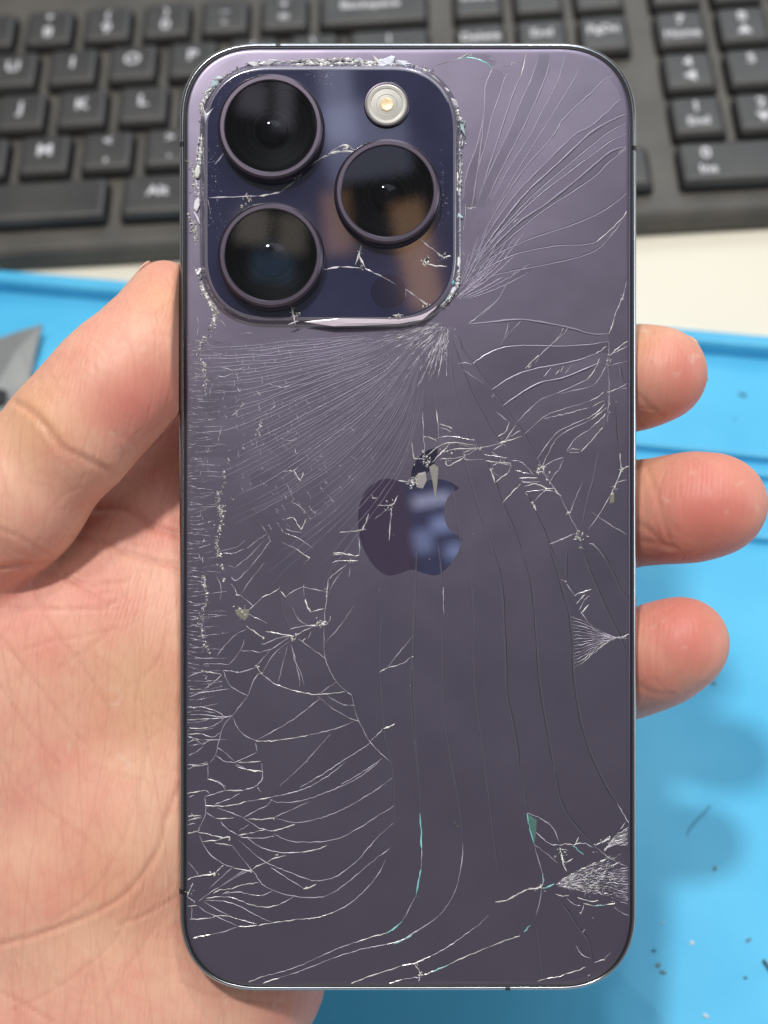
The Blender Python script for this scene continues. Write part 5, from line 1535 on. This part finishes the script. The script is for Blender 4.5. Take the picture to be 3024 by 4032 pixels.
for i in range(170):                                  # fine skin lines, two crossing directions
    x_, y_ = rnd.uniform(0, 700), rnd.uniform(2250, 4032)
    if rnd.random() < .2: x_, y_ = rnd.uniform(60, 680), rnd.uniform(1350, 1950)
    a = math.radians(rnd.choice([52, 52, -35, 20])+rnd.uniform(-14, 14)); l_ = rnd.uniform(40, 150)
    add_crease([(x_, y_), (x_+l_*.5*math.cos(a)+rnd.uniform(-8, 8), y_+l_*.5*math.sin(a)), (x_+l_*math.cos(a), y_+l_*math.sin(a))], rnd.uniform(5, 7), rnd.uniform(.06, .14), .12)
def add_flake(pts, wid, amt):
    global flake, disp
    g = np.exp(-(poly_dist(pts)/wid)**2)*front; flake = np.maximum(flake, .32*amt*g)
for s, wd, am in (('430,1700 450,1712 470,1705', 7, .5), ('445,1780 470,1775 460,1800', 7, .5), ('490,1765 520,1760 530,1790', 7, .4), ('560,1375 575,1368', 6, .6), ('235,1845 245,1835', 6, .6), ('110,2150 118,2140', 6, .6),
                  ('2722,1405 2735,1400 2725,1425', 8, .8), ('2735,1400 2755,1400', 7, .6), ('2655,1470 2672,1472 2660,1482', 7, .5), ('2535,1300 2548,1308', 8, .7), ('2608,1955 2620,1970 2635,1975', 7, .6), ('2720,1860 2740,1862', 7, .4), ('2980,2002 2985,2004', 6, .8), ('2860,2015 2865,2016', 6, .7),
                  ('2570,2470 2578,2464', 7, .6), ('2610,2445 2614,2440', 6, .6), ('2690,2548 2705,2556', 7, .5), ('2900,1910 2920,1900', 6, .5), ('2500,2190 2540,2175 2600,2170 2650,2165', 9, .35), ('2510,2230 2560,2200', 8, .35)):
    add_flake(T(s), wd, am)
for s in ('510,620 540,610 570,630 578,660 560,695 530,690', '480,450 490,440', '475,1050 490,1058', '560,930 600,960 610,990', '1050,2090 1080,2070 1075,2120', '1320,2150 1300,2110 1340,2095', '1180,2040 1230,2050 1280,2040', '100,610 115,640', '330,870 325,920'):
    add_flake(c5(s), 6, .55)
HV = HV+NR*disp[:, None]
pink = np.zeros(len(HV)); yel = np.zeros(len(HV))
for x_, y_, sg, am in ((560, 1570, 170, .75), (330, 1950, 150, .35), (90, 2330, 200, .6), (350, 2330, 130, .6), (2690, 1500, 130, .75), (2790, 2020, 210, .95), (2620, 2120, 120, .7), (2690, 2480, 150, .95), (2560, 2650, 150, .7), (150, 2900, 160, .3), (330, 3300, 120, .2), (200, 3500, 120, .2), (650, 2050, 150, .5), (640, 1060, 60, .35), (1180, 3960, 120, .6)):
    pink = np.maximum(pink, am*np.exp(-((SX-x_)**2+(SY-y_)**2)/(2*sg*sg)))
for x_, y_, sg, am in ((150, 1640, 130, .6), (640, 1170, 70, .6), (560, 2750, 190, .45), (2540, 1330, 60, .6), (2530, 1850, 60, .5), (680, 1500, 60, .3), (450, 3500, 200, .3)):
    yel = np.maximum(yel, am*np.exp(-((SX-x_)**2+(SY-y_)**2)/(2*sg*sg)))
me = bpy.data.meshes.new('hand')
me.vertices.add(len(HV)); me.vertices.foreach_set('co', (HV*MM).astype(f32).ravel())
me.loops.add(HQ.size); me.loops.foreach_set('vertex_index', HQ.ravel().astype(np.int32))
me.polygons.add(len(HQ)); me.polygons.foreach_set('loop_start', np.arange(0, HQ.size, 4, dtype=np.int32))
try: me.polygons.foreach_set('loop_total', np.full(len(HQ), 4, np.int32))
except Exception: pass
me.update(calc_edges=True); me.validate(); me.shade_smooth()
for nm, ar in (('pink', pink), ('yel', yel), ('crease', crease), ('flake', flake)):
    a = me.attributes.new(nm, 'FLOAT', 'POINT'); a.data.foreach_set('value', ar.astype(f32))
me.materials.append(M['skin'])
hand = link(bpy.data.objects.new('hand', me)); hand.matrix_world = basis(PC)
tag(hand, 'bare left hand gripping the cracked phone between thumb and fingers', 'hand')

# fingernails laid on the field surface
def nail(center, axis, dorsal, wd, ln_, lift=.28):
    axis = np.array(axis, float); axis /= np.linalg.norm(axis); dorsal = np.array(dorsal, float); dorsal -= axis*(dorsal@axis); dorsal /= np.linalg.norm(dorsal); side = np.cross(axis, dorsal)
    nu, nv_ = 15, 13; pts = []
    for i in range(nu):
        u = i/(nu-1)
        for j in range(nv_):
            v = 2*j/(nv_-1)-1
            half = wd/2*(1-.28*max(0, (u-.75)/.25)**2-.2*max(0, (.2-u)/.2)**2)
            pts.append(np.array(center)+axis*(u*ln_)+side*(v*half)+dorsal*14)
    p = np.array(pts, f32); dd = -dorsal.astype(f32)
    for _ in range(60): p = p+dd*np.clip(hand_sdf(p), -1, 2.0)[:, None]*f32(.8)
    h_ = (p-np.array(center, f32))@dorsal.astype(f32); good = np.abs(hand_sdf(p)) < .25; fl2 = np.percentile(h_[good], 4)
    p = p+dorsal.astype(f32)*np.maximum(fl2-h_, 0)[:, None]
    top = p+dorsal.astype(f32)*lift; bot = p-dorsal.astype(f32)*.15
    V = [tuple(q*MM) for q in top.astype(float)]+[tuple(q*MM) for q in bot.astype(float)]; n = nu*nv_; F = []
    for i in range(nu-1):
        for j in range(nv_-1):
            a, b3, c2, d2 = i*nv_+j, i*nv_+j+1, (i+1)*nv_+j+1, (i+1)*nv_+j
            F.append((a, b3, c2, d2)); F.append((n+d2, n+c2, n+b3, n+a))
    bd = [j for j in range(nv_)]+[i*nv_+nv_-1 for i in range(1, nu)]+[(nu-1)*nv_+j for j in range(nv_-2, -1, -1)]+[i*nv_ for i in range(nu-2, 0, -1)]
    for k in range(len(bd)): a, b3 = bd[k], bd[(k+1) % len(bd)]; F.append((b3, a, n+a, n+b3))
    o = mesh('fingernail', V, F, M['nail'], hand, True); return o
tt = np.array(thumb[-1][:3]); tb = np.array(thumb[-3][:3]); ta = tt-tb; ta /= np.linalg.norm(ta)
nail(tt-ta*6.0, ta, (-1.0, .35, -.75), 9.0, 9.2, .22)
for fi_ in (1, 2, 3):
    p1, p0 = np.array(fingers[fi_][-1][:3]), np.array(fingers[fi_][-2][:3]); a = p1-p0; a /= np.linalg.norm(a)
    nail(p1-a*6.3, a, (0, .18, -1.0) if fi_ != 2 else (0, .1, -1), 9.0, 9.6)
print('cracks', nline, 'hand verts', len(HV), 'quads', len(HQ))
